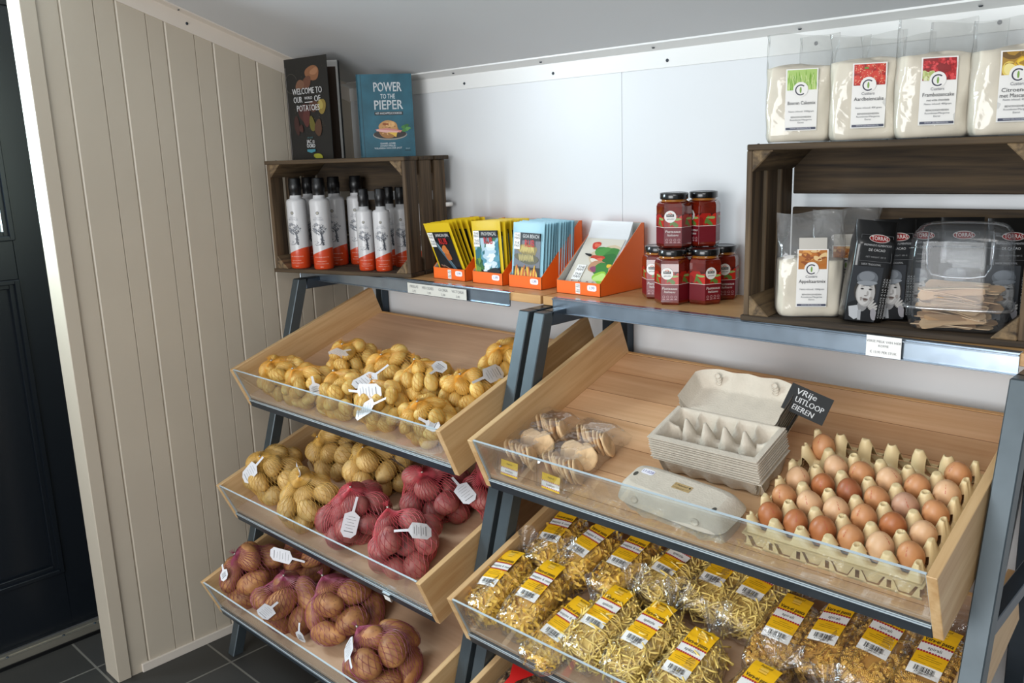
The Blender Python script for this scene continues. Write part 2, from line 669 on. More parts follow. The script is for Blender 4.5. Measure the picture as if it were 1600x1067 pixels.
for y in (-1.22, -1.05, -0.95):
    s = MB()
    s.lathe([(0.005, 0), (0.004, 0.002), (0.001, 0.003)], M_['steel_d'], n=8)
    s.build('screw', thr, M=TR(DX + 0.036, y, 0.034))
m = MB()
m.box(DX - 0.06, DX + 0.01, -0.86, -0.5, 0, 2.3, M_['black'])
m.box(DX - 0.06, DX + 0.01, -1.95, -1.80, 0, 2.3, M_['black'])
m.box(DX - 0.06, DX + 0.01, -1.80, -0.86, 2.02, 2.3, M_['black'])
struct(m.build('trim_5'))

# ------------------------------------------------------------------ two steel display racks
PHI = math.atan(0.345)
O_T = {1: (-0.560, 0.848), 2: (-0.644, 0.501), 3: (-0.729, 0.214)}


def tray_M(t, x=0.0, u=0.0, w=0.0):
    y, z = O_T[t]
    return Matrix.Translation((0, y, z)) @ RX(PHI) @ Matrix.Translation((x, u, w))


def leg_y(z):
    return -0.338 - 0.306 * (1.174 - z)


def rack(name, label, xl, xr, rail0, rail1, brd0, brd1):
    t = thing(name, label, 'shelf rack', TR((xl + xr) / 2, -0.3, 0))
    inv = t.matrix_world.inverted()
    sd = M_['steel']

    def part(m, n, bevel=0.0015):
        m.v = [tuple(inv @ Vector(v)) for v in m.v]
        return m.build(n, t, bevel)
    for x0 in (xl, xr - 0.034):
        m = MB()
        a, b = leg_y(0), leg_y(1.172)
        m.prism([(a - 0.018, 0), (a + 0.018, 0), (b + 0.018, 1.172), (b - 0.018, 1.172)], x0, x0 + 0.034, sd, axis='x')
        part(m, 'front_leg', 0.002)
        m = MB()
        m.box(x0 - (0.038 if x0 > 2 else 0), x0 + 0.034 - (0.038 if x0 > 2 else 0), -0.032, -0.002, 0, 1.172, M_['steel_d'])
        part(m, 'rear_leg', 0.002)
        m = MB()
        m.box(x0, x0 + 0.034, leg_y(1.15) + 0.015, -0.045, 1.138, 1.172, M_['steel_d'])
        part(m, 'top_rail', 0.002)
        for k in (1, 2, 3):
            y, z = O_T[k]
            m = MB()
            m.box(x0 + 0.004, x0 + 0.03, -0.04, leg_y(z - 0.05) , z - 0.085, z - 0.06, M_['steel_d'])
            part(m, 'cross_rail')
    m = MB()
    m.box(brd0, brd1, -0.272, -0.004, 1.173, 1.195, M_['beech_x'])
    part(m, 'shelf_board', 0.001)
    m = MB()
    m.box(rail0, rail1, -0.2765, -0.2725, 1.158, 1.1935, M_['zinc'])
    m.box(rail0, rail1, -0.283, -0.2765, 1.158, 1.1605, M_['zinc'])
    m.box(rail0, rail1, -0.281, -0.2765, 1.1905, 1.1935, M_['zinc'])
    m.box(rail0, rail1, -0.2725, -0.255, 1.1935, 1.1955, M_['zinc'])
    rail = part(m, 'price_rail', 0.0006)
    return t, rail


rackL, railL = rack('display_rack', 'left grey steel rack holding the three potato trays beside the beige wall', 0.112, 1.150, 0.03, 1.008, 0.09, 1.112, )
rackR, railR = rack('display_rack', 'right grey steel rack holding the egg and pasta trays', 1.166, 2.224, 1.156, 2.182, 1.120, 2.226)


def paper_label(rail, name, x0, x1, z0, z1, lines, mat):
    cx, cz = (x0 + x1) / 2, (z0 + z1) / 2
    m = MB()
    m.box(x0 - cx, x1 - cx, z0 - cz, z1 - cz, -0.0006, 0.0, mat)
    for (t, x, z, s) in lines:
        m.text(t, x, z, s, M_['inkg'], z=0.0004)
    base = rail.parent.matrix_world.inverted() @ TR(cx, -0.2840, cz) @ UP
    return m.build(name, rail, M=base)


l = paper_label(railL, 'price_label', 0.604, 0.853, 1.160, 1.1895,
                [('FRIELAS', -0.095, 0.005, 0.011), ('2,75', -0.095, -0.008, 0.009), ('MELODIES', -0.035, 0.005, 0.011), ('1,50', -0.03, -0.008, 0.009),
                 ('GLORIA', 0.03, 0.005, 0.011), ('2,50', 0.03, -0.008, 0.009), ('VICTORIA', 0.09, 0.005, 0.011), ('2,00', 0.09, -0.008, 0.009)], M_['paperg'])
l['label'] = 'long cream price label with four names'
l = paper_label(railR, 'price_label', 1.932, 1.995, 1.1595, 1.1985,
                [('VERSE MELK VAN HIER', 0, 0.009, 0.0062), ('KOFFIE', 0, 0.001, 0.006), ('€ 13,95 PER STUK', 0, -0.011, 0.0062)], M_['paper'])
l['label'] = 'small square white price label'
# diagonal black brace on the right side of the right rack
m = MB()
m.tube([(2.2, -0.19, 1.16), (2.2, -0.52, 0.42)], 0.006, M_['blackm'], n=8)
m.v = [tuple(rackR.matrix_world.inverted() @ Vector(v)) for v in m.v]
m.build('side_brace', rackR)


# ------------------------------------------------------------------ sloping beech trays with a clear front
def tray(name, label, t, x0, x1, bottom):
    M = tray_M(t, x0)
    W = x1 - x0
    r = thing(name, label, 'display tray', M, 'sloping beech display trays')
    dep = 0.53
    m = MB()
    m.box(0.016, W - 0.016, -0.016, dep, -0.014, 0, bottom)
    m.build('tray_bottom', r, 0.0005)
    for xs in (0, W - 0.016):
        m = MB()
        m.prism([(-0.0245, -0.034), (dep + 0.012, -0.034), (dep + 0.004, 0.095), (-0.035, 0.100)], xs, xs + 0.016, M_['beech_u'], axis='x')
        m.build('side_panel', r, 0.001)
    m = MB()
    m.box(0.016, W - 0.016, dep, dep + 0.010, -0.03, 0.001, M_['beech_x'])
    m.build('back_strip', r, 0.001)
    m = MB()
    m.prism([(-0.0225, -0.012), (-0.0185, -0.012), (-0.0285, 0.1), (-0.0325, 0.1)], 0.0165, W - 0.0165, M_['acryl'], axis='x')
    fp = m.build('front_pane', r)
    m = MB()
    m.prism([(-0.0328, 0.0998), (-0.0283, 0.0998), (-0.0286, 0.1012), (-0.0329, 0.1012)], 0.0165, W - 0.0165, M_['acryl_e'], axis='x')
    for xx in (0.0162, W - 0.0172):
        m.prism([(-0.0227, -0.012), (-0.0183, -0.012), (-0.0283, 0.1), (-0.0327, 0.1)], xx, xx + 0.001, M_['acryl_e'], axis='x')
    m.build('polished_edge', fp)
    m = MB()
    m.box(0.016, W - 0.016, -0.0255, -0.004, -0.036, -0.013, M_['steel_d'])
    m.box(0.016, W - 0.016, -0.0265, -0.0225, -0.015, -0.010, M_['acryl_e'])
    m.build('front_rail', r, 0.0008)
    return r


TL = (0.150, 1.112)
TRR = (1.203, 2.187)
tL1 = tray('potato_tray', 'top left beech tray of small yellow potatoes, under the shelf board', 1, *TL, M_['ply'])
tL2 = tray('potato_tray', 'middle left beech tray with yellow and red potatoes', 2, *TL, M_['ply'])
tL3 = tray('potato_tray', 'lowest left beech tray with big brown potatoes', 3, *TL, M_['ply'])
tR1 = tray('produce_tray', 'upper right beech tray holding cookies, cartons and eggs', 1, *TRR, M_['tray'])
tR2 = tray('pasta_tray', 'middle right beech tray full of yellow pasta bags', 2, *TRR, M_['ply'])
tR3 = tray('pasta_tray', 'lowest right beech tray mostly below the picture edge', 3, *TRR, M_['ply'])

# clear price clip on the front of the middle left tray
m = MB()
m.box(-0.014, 0.014, -0.004, 0.0, -0.022, 0.002, M_['acryl'])
m.box(-0.014, 0.014, -0.0045, 0.006, 0.001, 0.003, M_['acryl_e'])
m.box(-0.012, 0.012, -0.0048, -0.004, -0.02, -0.006, M_['paper'])
o = m.build('price_clip', M=tray_M(2, 0.922, -0.027, -0.016))
tag(o, 'small clear plastic price clip on the front of the middle left tray', 'price clip')

# ------------------------------------------------------------------ artwork helpers
def clip_poly(poly, box):
    x0, x1, y0, y1 = box
    for ax, lim, keep in ((0, x0, 1), (0, x1, -1), (1, y0, 1), (1, y1, -1)):
        out = []
        for i in range(len(poly)):
            a, b = poly[i - 1], poly[i]
            ia, ib = (a[ax] - lim) * keep >= 0, (b[ax] - lim) * keep >= 0
            if ia != ib:
                t = (lim - a[ax]) / (b[ax] - a[ax])
                out.append((a[0] + t * (b[0] - a[0]), a[1] + t * (b[1] - a[1])))
            if ib:
                out.append(b)
        poly = out
        if not poly:
            return []
    return poly


def cdisc(m, cx, cy, rx, ry, mat, box, z, M=UP, a=0.0, wob=0.08, seed=0, n=18, warp=None):
    rnd = random.Random(seed)
    ph = [rnd.uniform(0, 6.28) for _ in range(2)]
    pl = []
    for i in range(n):
        t = 2 * pi * i / n
        k = 1 + wob * (math.sin(2 * t + ph[0]) + math.sin(3 * t + ph[1]))
        x, y = rx * k * math.cos(t), ry * k * math.sin(t)
        pl.append((cx + x * math.cos(a) - y * math.sin(a), cy + x * math.sin(a) + y * math.cos(a)))
    pl = clip_poly(pl, box)
    if len(pl) > 2:
        m.flat(pl, mat, M, z, warp)


_C = {}


def ink(col, rough=0.45):
    if col not in _C:
        _C[col] = P('print_' + col.lstrip('#'), col, rough)
    return _C[col]


# ------------------------------------------------------------------ weathered fruit crates lying on their side
def crate(name, label, M, L, D, H, seed):
    rnd = random.Random(seed)
    r = thing(name, label, 'crate', M, 'old wooden fruit crates on the shelf')
    t = 0.012
    cx, cz, cy = M_['crate_x'], M_['crate_z'], M_['crate_y']

    def board(n, *a):
        m = MB()
        b = list(a)
        m.box(*b)
        m.build(n, r, 0.0018)
    nb = 3
    w = D / nb
    for z0, n in ((0, 'bottom_board'), (H - t, 'top_board')):
        for i in range(nb):
            j = rnd.uniform(-0.004, 0.004)
            board(n, j, L + j, i * w + 0.001, (i + 1) * w - rnd.uniform(0.002, 0.006), z0, z0 + t, cx)
    for x0 in (t * 0.3, L - t * 1.3):
        for i in range(3):
            board('end_board', x0, x0 + t, i * w + 0.002, (i + 1) * w - rnd.uniform(0.013, 0.019), t, H - t, cz)
    for z0, z1 in ((t, t + H * 0.24), (t + H * 0.26, H * 0.615), (H * 0.695, H - t)):
        m = MB()
        m.box(t * 1.4, L - t * 1.4, D - t, D, z0, z1, cx)
        m.build('back_slat', r, 0.0018)
    s = 0.042
    ox, oz = t * 1.3, t
    for sx in (0, 1):
        for sz in (0, 1):
            px = [(0, 0), (s, 0), (0, s)]
            pl = [((ox + a) if not sx else (L - ox - a), (oz + b) if not sz else (H - oz - b)) for a, b in px]
            if sx != sz:
                pl = pl[::-1]
            m = MB()
            m.prism(pl, 0.001, D - t - 0.001, cy, axis='y')
            m.build('corner_post', r, 0.002)
    # rusty nail heads along the front boards
    for x in (0.012, L * 0.5, L - 0.012):
        m = MB()
        m.lathe([(0.0028, 0), (0.002, 0.0012)], M_['steel_d'], n=8)
        m.build('nail_head', r, M=Matrix.Translation((x, w * 0.5, H)))
    return r


CL = TR(0.068, -0.394, 1.195, R(16))
crL = crate('fruit_crate', 'left dark wooden crate lying on its side, sheltering white bottles', CL, 0.533, 0.234, 0.350, 3)
CRM = TR(1.672, -0.280, 1.195, R(5))
crR = crate('fruit_crate', 'right dark wooden crate lying on its side, flour bags on top', CRM, 0.512, 0.226, 0.352, 8)
m = MB()
m.tube([(0.528, 0.212, 0.20), (0.538, 0.234, 0.20)], 0.007, M_['paper'], n=8)
m.build('plastic_bracket', crL)

# ------------------------------------------------------------------ white oil bottles
BW = P('bottle_white', '#c9c8c9', 0.32, coat=0.2)
BO = P('bottle_orange', '#c9431d', 0.35, coat=0.2)


def bottle(name, r, h, hs, label, M):
    """r radius, h full height with stopper, hs shoulder height"""
    t = thing(name, label, 'bottle', M, 'white oil bottles in the crate')
    m = MB()
    N = 40
    def zb(a):
        return hs * (0.25 + 0.055 * math.sin(a + 0.2 + pi / 2))
    vs, fs = [], []
    for i in range(N):
        a = 2 * pi * i / N
        c, s = r * math.cos(a), r * math.sin(a)
        vs += [(c * 0.93, s * 0.93, 0), (c, s, 0.004), (c, s, zb(a)), (c, s, hs * 0.955), (c * 0.93, s * 0.93, hs * 0.985), (c * 0.62, s * 0.62, hs), (c * 0.56, s * 0.56, hs + 0.012), (c * 0.56, s * 0.56, h - 0.05)]
    K = 8
    for band, mat in (((0, 1), BO), ((2, 3, 4, 5, 6), BW)):
        fs = []
        for i in range(N):
            j = (i + 1) % N
            for k in band:
                fs.append((i * K + k, j * K + k, j * K + k + 1, i * K + k + 1))
        m.add(vs, fs, mat, smooth=True)
    m.add(vs, [tuple(i * K for i in range(N))[::-1]], BO)

    def wp(x, y, z):
        a = -pi / 2 + x / r
        return ((r + 0.0003 + z) * math.cos(a), (r + 0.0003 + z) * math.sin(a), y)
    g = ink('#3c3f45')
    k = hs / 0.22
    m.disc(0, hs * 0.80, 0.0052 * k, g, None, 0.0, wp, n=16)
    m.disc(0, hs * 0.80, 0.0034 * k, ink('#c9c3b0'), None, 0.0002, wp, n=12)
    m.disc(0, hs * 0.80, 0.0018 * k, g, None, 0.0004, wp, n=10)
    m.text('CRETAN', 0, hs * 0.735, 0.0065 * k, ink('#9a9da4'), warp=wp)
    m.text('MYTHOS', 0, hs * 0.705, 0.0085 * k, ink('#8d9098'), warp=wp)
    rnd = random.Random(4)
    # an old olive tree in grey ink
    for (x, y, rx, ry, n) in ((-0.003, 0.60, 0.019, 0.013, 90), (0.010, 0.57, 0.014, 0.010, 50), (-0.013, 0.56, 0.010, 0.008, 34), (0.002, 0.53, 0.015, 0.008, 44), (0.009, 0.42, 0.006, 0.016, 26)):
        for q in range(n):
            a, d = rnd.uniform(0, 6.28), rnd.uniform(0.2, 1) ** 0.5
            m.disc((x + rx * d * math.cos(a)) * k, hs * y + ry * d * math.sin(a) * k, rnd.uniform(0.0010, 0.0024) * k, ink(rnd.choice(['#50545c', '#7b7f88', '#33363c', '#9297a0'])), None, 0.0001 + 0.000003 * q, wp, n=6, a=a, ry=rnd.uniform(0.0007, 0.0012) * k)
    for pts, wd in (([(0.006, 0.53), (0.010, 0.46), (0.008, 0.40), (0.013, 0.345)], 0.0055), ([(0.008, 0.50), (-0.002, 0.545)], 0.0018), ([(0.010, 0.50), (0.017, 0.55)], 0.0018), ([(0.008, 0.40), (0.002, 0.35)], 0.0018)):
        for (ax, ay), (bx, by) in zip(pts[:-1], pts[1:]):
            dx, dy = (bx - ax) * k, (by - ay) * hs
            l = math.hypot(dx, dy)
            m.rect((ax + bx) / 2 * k, (ay + by) / 2 * hs, l, wd * k, ink('#44474e'), None, 0.0003, wp, math.atan2(dy, dx))
    for q in range(12):
        m.disc(rnd.uniform(-0.016, 0.0) * k, hs * rnd.uniform(0.345, 0.40), 0.0018 * k, ink(rnd.choice(['#55585f', '#7b7f88'])), None, 0.0002, wp, n=6, ry=0.001 * k)
    m.rect(-0.006 * k, hs * 0.342, 0.026 * k, 0.001 * k, ink('#55585f'), None, 0.0003, wp)
    for (s_, y, z_) in (('EXTRA VIRGIN OLIVE OIL', 0.175, 0.0042), ('PREMIUM QUALITY', 0.115, 0.0036), ('PRODUCT OF GREECE CRETE', 0.08, 0.0032), ('500ml', 0.035, 0.0042)):
        m.text(s_, 0.002 * k, hs * y, z_ * k, ink('#efc9b8'), warp=wp)
    m.build('bottle_body', t)
    m = MB()
    rc = r * 0.60
    m.lathe([(rc, hs + 0.010), (rc, hs + 0.024), (rc * 1.08, hs + 0.026), (rc * 1.08, h - 0.018), (rc * 1.02, h - 0.016), (rc * 1.02, h - 0.003), (rc * 0.9, h)], M_['black'], n=28)
    m.build('stopper', t)
    return t


def in_crate(CM, x, y, z=0.0125, rz=0.0):
    return CM @ TR(x, y, z, rz)


FACE = R(24)          # bottles turn their print towards the shopper
tallb = bottle('oil_bottle', 0.0312, 0.282, 0.219, 'tall white orange-footed bottle, leftmost in the left crate', in_crate(CL, 0.078, 0.042, rz=R(12)))
for x, y, a, lb in ((0.172, 0.042, 24, 'tall white orange-footed bottle, second from left in the crate front'),
                    (0.155, 0.136, 20, 'tall white bottle standing behind the second front bottle'),
                    (0.152, 0.178 + 0.0, 24, 'tall white bottle at the crate back, deep in shade'),
                    (0.046, 0.140, 15, 'tall white bottle mostly hidden behind the two leftmost bottles')):
    if 'deep in shade' in lb:
        x, y = 0.212, 0.176
    dup(tallb, in_crate(CL, x, y, rz=R(a)), lb)
smallb = bottle('oil_bottle', 0.0255, 0.246, 0.184, 'small white orange-footed bottle, left of the two front ones', in_crate(CL, 0.338, 0.048, rz=R(28)))
for x, y, a, lb in ((0.400, 0.050, 28, 'small white orange-footed bottle, right of the two front ones'),
                    (0.402, 0.150, 30, 'small white bottle behind the right crate post'),
                    (0.342, 0.172, 30, 'small white bottle hidden behind the front pair'),
                    (0.455, 0.165, 28, 'small white bottle half hidden at the right end of the crate')):
    dup(smallb, in_crate(CL, x, y, rz=R(a)), lb)

# ------------------------------------------------------------------ books on the left crate
ZT = 1.5455
TEAL = P('teal_cloth_cover', '#24596a', 0.5, var=0.25, vscale=18)
t = thing('cookbook', 'teal hardcover potato cookbook standing on the left crate', 'book', TR(0.385, -0.150, ZT, R(54)) @ RX(-R(4)))
w, h, d = 0.166, 0.247, 0.022
m = MB()
m.box(-w / 2, w / 2, 0, 0.003, 0, h, TEAL)
m.box(-w / 2, w / 2, d - 0.003, d, 0, h, TEAL)
m.box(-w / 2 - 0.001, -w / 2 + 0.003, 0, d, 0, h, TEAL)
m.rect(-w / 2 + 0.012, h / 2, 0.0018, h, ink('#163d49'), UP, 0.0003)
F = UP
lt = ink('#d9dde0')
m.text('POWER', 0.008, 0.207, 0.039, lt, F, 0.0006, fit=0.084)
m.text('TO THE', 0.008, 0.180, 0.020, lt, F, 0.0006, fit=0.044)
m.text('PIEPER', 0.008, 0.154, 0.039, lt, F, 0.0006, fit=0.086)
for q in (0.0004, -0.0004):
    m.text('POWER', 0.008 + q, 0.207 + q, 0.039, lt, F, 0.0007, fit=0.084)
    m.text('PIEPER', 0.008 + q, 0.154 + q, 0.039, lt, F, 0.0007, fit=0.086)
m.rect(0.008, 0.130, 0.086, 0.010, ink('#161a1f'), F, 0.0006)
m.text('HET AARDAPPELKOOKBOEK', 0.008, 0.130, 0.009, lt, F, 0.0009, fit=0.080)
m.disc(0.008, 0.066, 0.052, ink('#8d8a84'), F, 0.0004, ry=0.0155)
m.disc(0.008, 0.068, 0.050, ink('#2d2a28'), F, 0.0006, ry=0.0135)
m.disc(0.004, 0.078, 0.030, ink('#9a6b3c'), F, 0.0008, ry=0.022, wob=0.06, seed=2)
m.disc(0.004, 0.090, 0.029, ink('#b98a55'), F, 0.0010, ry=0.019, wob=0.05, seed=5)
m.disc(0.010, 0.097, 0.016, ink('#d0a268'), F, 0.0012, ry=0.008, wob=0.1, seed=6)
_rq = random.Random(8)
for q in range(46):
    _a, _d = _rq.uniform(0, 6.28), _rq.uniform(0, 1) ** 0.5
    m.disc(0.004 + 0.026 * _d * math.cos(_a), 0.084 + 0.020 * _d * math.sin(_a), _rq.uniform(0.0008, 0.0026), ink(_rq.choice(['#7d5330', '#a87846', '#c79a62', '#6b4426', '#d8b07a'])), F, 0.00125 + 0.000002 * q, ry=_rq.uniform(0.0006, 0.0018), n=7, wob=0.2, seed=q)
m.disc(-0.004, 0.098, 0.009, ink('#8c4a22'), F, 0.0013, ry=0.004, wob=0.2, seed=7)
m.flat([(-0.036, 0.083), (-0.026, 0.077), (0.04, 0.072), (0.046, 0.078), (0.0, 0.086)], ink('#c47d78'), F, 0.0014)
m.flat([(-0.034, 0.078), (0.0, 0.072), (0.03, 0.072), (0.036, 0.076), (-0.03, 0.083)], ink('#d9a7a0'), F, 0.0015)
m.flat([(0.0, 0.074), (0.03, 0.072), (0.026, 0.058), (0.016, 0.066)], ink('#d9b14a'), F, 0.0016)
for q, (x, y) in enumerate(((0.050, 0.088), (0.058, 0.080), (0.060, 0.092), (0.052, 0.078), (0.064, 0.084))):
    m.disc(x, y, 0.007, ink(['#3f7a3a', '#56924a', '#2f6630'][q % 3]), F, 0.0011 + 0.0001 * q, ry=0.005, wob=0.2, seed=q)
for s_, y in (('DANIEL LEVER', 0.040), ('JONAH FREUD', 0.033), ('YOLANDA VAN DER JAGT', 0.026)):
    m.text(s_, 0.0, y, 0.0072, lt, F, 0.0006)
m.text('dutch', 0.060, 0.024, 0.006, ink('#9fb4bb'), F, 0.0006)
m.rect(0.060, 0.018, 0.02, 0.003, ink('#173f4a'), F, 0.0006)
SPN = Matrix.Translation((-w / 2 - 0.0014, d / 2, 0)) @ RZ(-pi / 2) @ UP @ Matrix.Rotation(pi / 2, 4, 'Z')
m.text('POWER TO THE PIEPER', 0.13, 0.0, 0.007, lt, SPN, 0.0003)
m.build('cover', t, 0.0)
m = MB()
m.box(-w / 2 + 0.003, w / 2 - 0.003, 0.003, d - 0.003, 0.003, h - 0.003, M_['paper'])
m.build('page_block', t)

# black potato brochure standing half open
A = Vector((0.078, -0.300))
angF, angB = R(7), R(41)
t = thing('brochure', 'tall black potato brochure standing half open on the left crate', 'book', TR(A.x, A.y, ZT, 0))
BLK = P('black_card_cover', '#10100f', 0.38)
w, h = 0.196, 0.306
Mf = RZ(angF)
m = MB()
m.box(0, w, 0, 0.002, 0, h, BLK, Mf)
F = Mf @ UP
rnd = random.Random(9)
bx = (0.003, w - 0.003, 0.003, h - 0.003)
for q in range(40):
    m.disc(rnd.uniform(0.02, w - 0.02), rnd.uniform(0.09, h - 0.03), rnd.uniform(0.0005, 0.0012), ink('#6a5c40'), F, 0.0004)
for q, (x, y, rx, ry, c, a) in enumerate(((0.128, 0.258, 0.034, 0.021, '#7d5236', -0.1), (0.137, 0.262, 0.018, 0.010, '#94684a', 0.2), (0.100, 0.232, 0.024, 0.016, '#5c3828', 0.4), (0.068, 0.226, 0.020, 0.015, '#6b4a37', 0.3),
                                          (0.080, 0.142, 0.026, 0.030, '#3d1a18', 0.5), (0.088, 0.128, 0.017, 0.027, '#4e2421', -0.2), (0.040, 0.105, 0.013, 0.028, '#331713', 0.1), (0.125, 0.160, 0.020, 0.018, '#47281c', 0.2),
                                          (0.162, 0.158, 0.018, 0.024, '#7d6a30', -0.1), (0.158, 0.163, 0.010, 0.014, '#9a8a48', -0.1), (0.113, 0.107, 0.013, 0.023, '#5c551f', 0.1), (0.140, 0.095, 0.016, 0.026, '#4a2f1f', -0.3),
                                          (0.060, 0.095, 0.010, 0.012, '#3d1e1a', 0.0), (0.131, 0.008, 0.020, 0.010, '#8d8d28', -0.2))):
    cdisc(m, x, y, rx, ry, ink(c), bx, 0.0005 + 0.00012 * q, F, a, 0.07, q)
m.ring(0.030, 0.232, 0.0285, 0.0295, ink('#5b564c'), F, 0.0024, a0=0.4, a1=5.6)
wt = ink('#dcdcdc')
for dx in (0, 0.0006):
    m.text('WELCOME TO', 0.101 + dx, 0.206, 0.026, wt, F, 0.0026, fit=0.137)
    m.text('OUR', 0.055 + dx, 0.181, 0.026, wt, F, 0.0026, fit=0.040)
    m.text('OF', 0.146 + dx, 0.181, 0.026, wt, F, 0.0026, fit=0.028)
    m.text('POTATOES', 0.100 + dx, 0.155, 0.026, wt, F, 0.0026, fit=0.105)
m.text('WORLD', 0.105, 0.185, 0.012, wt, F, 0.0026, fit=0.036)
m.rect(0.105, 0.173, 0.036, 0.002, wt, F, 0.0026)
m.text('100 JAAR', 0.098, 0.066, 0.007, ink('#3f6a70'), F, 0.0026)
for dx in (0, 0.0005):
    m.text('JAC', 0.093 + dx, 0.054, 0.016, wt, F, 0.0026, fit=0.022)
    m.text('OORD', 0.100 + dx, 0.041, 0.016, wt, F, 0.0026, fit=0.038)
m.text('VAN', 0.113, 0.056, 0.006, wt, F, 0.0026, fit=0.009)
m.text('DEN', 0.113, 0.051, 0.006, wt, F, 0.0026, fit=0.009)
m.flat([(0.081, 0.031), (0.119, 0.031), (0.119, 0.024), (0.100, 0.020), (0.081, 0.024)], ink('#3d7d8c'), F, 0.0026)
m.build('front_cover', t)
Mb = RZ(angB)
m = MB()
m.box(0, 0.172, 0.006, 0.010, 0, h - 0.004, BLK, Mb)
m.box(0, 0.004, 0, 0.010, 0, h, BLK, Mb)
m.build('back_cover', t)
m = MB()
m.box(0.003, 0.168, -0.002, 0.0055, 0.001, h - 0.006, M_['paper'], Mb)
m.rect(0.0825, h / 2 - 0.012, 0.160, h - 0.026, P('brown_photo_page', '#3a2a1e', 0.4), Mb @ UP, 0.0024)
for q in range(24):
    m.rect(0.11, 0.10 + q * 0.005, 0.012, 0.0012, ink('#9a8f80'), Mb @ UP, 0.0028)
m.build('inner_pages', t)
# ------------------------------------------------------------------ spice sachets in orange display boxes
ZS = 1.195
OR = P('orange_card', '#ee6a1e', 0.42)
GRI = P('grey_card_inside', '#b9b6ae', 0.6)


def the_man(m, cx, cy, s, M, z):
    """little white tag with four lines of heavy black lettering"""
    m.rect(cx, cy, s, s * 1.75, ink('#f0efec'), M, z)
    for i, tx in enumerate(('THE', 'MAN', 'THE', 'PAN')):
        m.text(tx, cx + (0.04 * s if i % 2 == 0 else 0), cy + s * (0.58 - 0.3 * i - (0.22 if i > 1 else 0)), s * 0.38, M_['ink'], M, z + 0.0003, fit=s * 0.78)


def price(m, cx, cy, M, z, t):
    m.flat([(cx + 0.0145 * math.copysign(abs(math.cos(a)) ** 0.5, math.cos(a)), cy + 0.0075 * math.copysign(abs(math.sin(a)) ** 0.5, math.sin(a))) for a in [2 * pi * i / 20 for i in range(20)]], ink('#eceaf2'), M, z)
    m.text(t, cx, cy, 0.010, ink('#4a4a8c'), M, z + 0.0003)


def sachet_box(label, x, y, w, dep, tagged, pr, rz=0.0):
    M = TR(x, y, ZS, rz)
    r = thing('sachet_box', label, 'display box', M, 'orange sachet boxes')
    hf, hb, th = 0.033, 0.167, 0.0012
    m = MB()
    m.box(0, w, 0, dep, 0, th, OR)
    m.box(0, w, 0, th, 0, hf, OR)
    m.box(th, w - th, th, 2 * th, th, hf - 0.0002, GRI)
    m.box(0, w, dep - th, dep, 0, hb, OR)
    m.box(th, w - th, dep - 2 * th, dep - th, th, hb - 0.0002, GRI)
    sp = [(0, 0), (dep, 0), (dep, hb), (dep - 0.012, hb), (0, hf)]
    sp2 = [(2 * th, th), (dep - 2 * th, th), (dep - 2 * th, hb - 0.0006), (dep - 0.012, hb - 0.0006), (2 * th, hf)]
    m.prism(sp, 0, th, OR, axis='x')
    m.prism(sp2, th, 2 * th, GRI, axis='x')
    m.prism(sp, w - th, w, OR, axis='x')
    m.prism(sp2, w - 2 * th, w - th, GRI, axis='x')
    m.build('carton', r)
    if tagged:
        m = MB()
        the_man(m, w * tagged, hf * 0.5, 0.0145, UP, 0.0006)
        m.build('logo_sticker', r)
    m = MB()
    price(m, w - 0.026, hf * 0.62, UP, 0.0007, pr)
    m.build('price_sticker', r)
    return r


YEL, BLU, WHI = P('yellow_sachet_foil', '#d9b81f', 0.35), P('light_blue_sachet_foil', '#8fbccb', 0.35), P('white_sachet_foil', '#d5d7d9', 0.4)


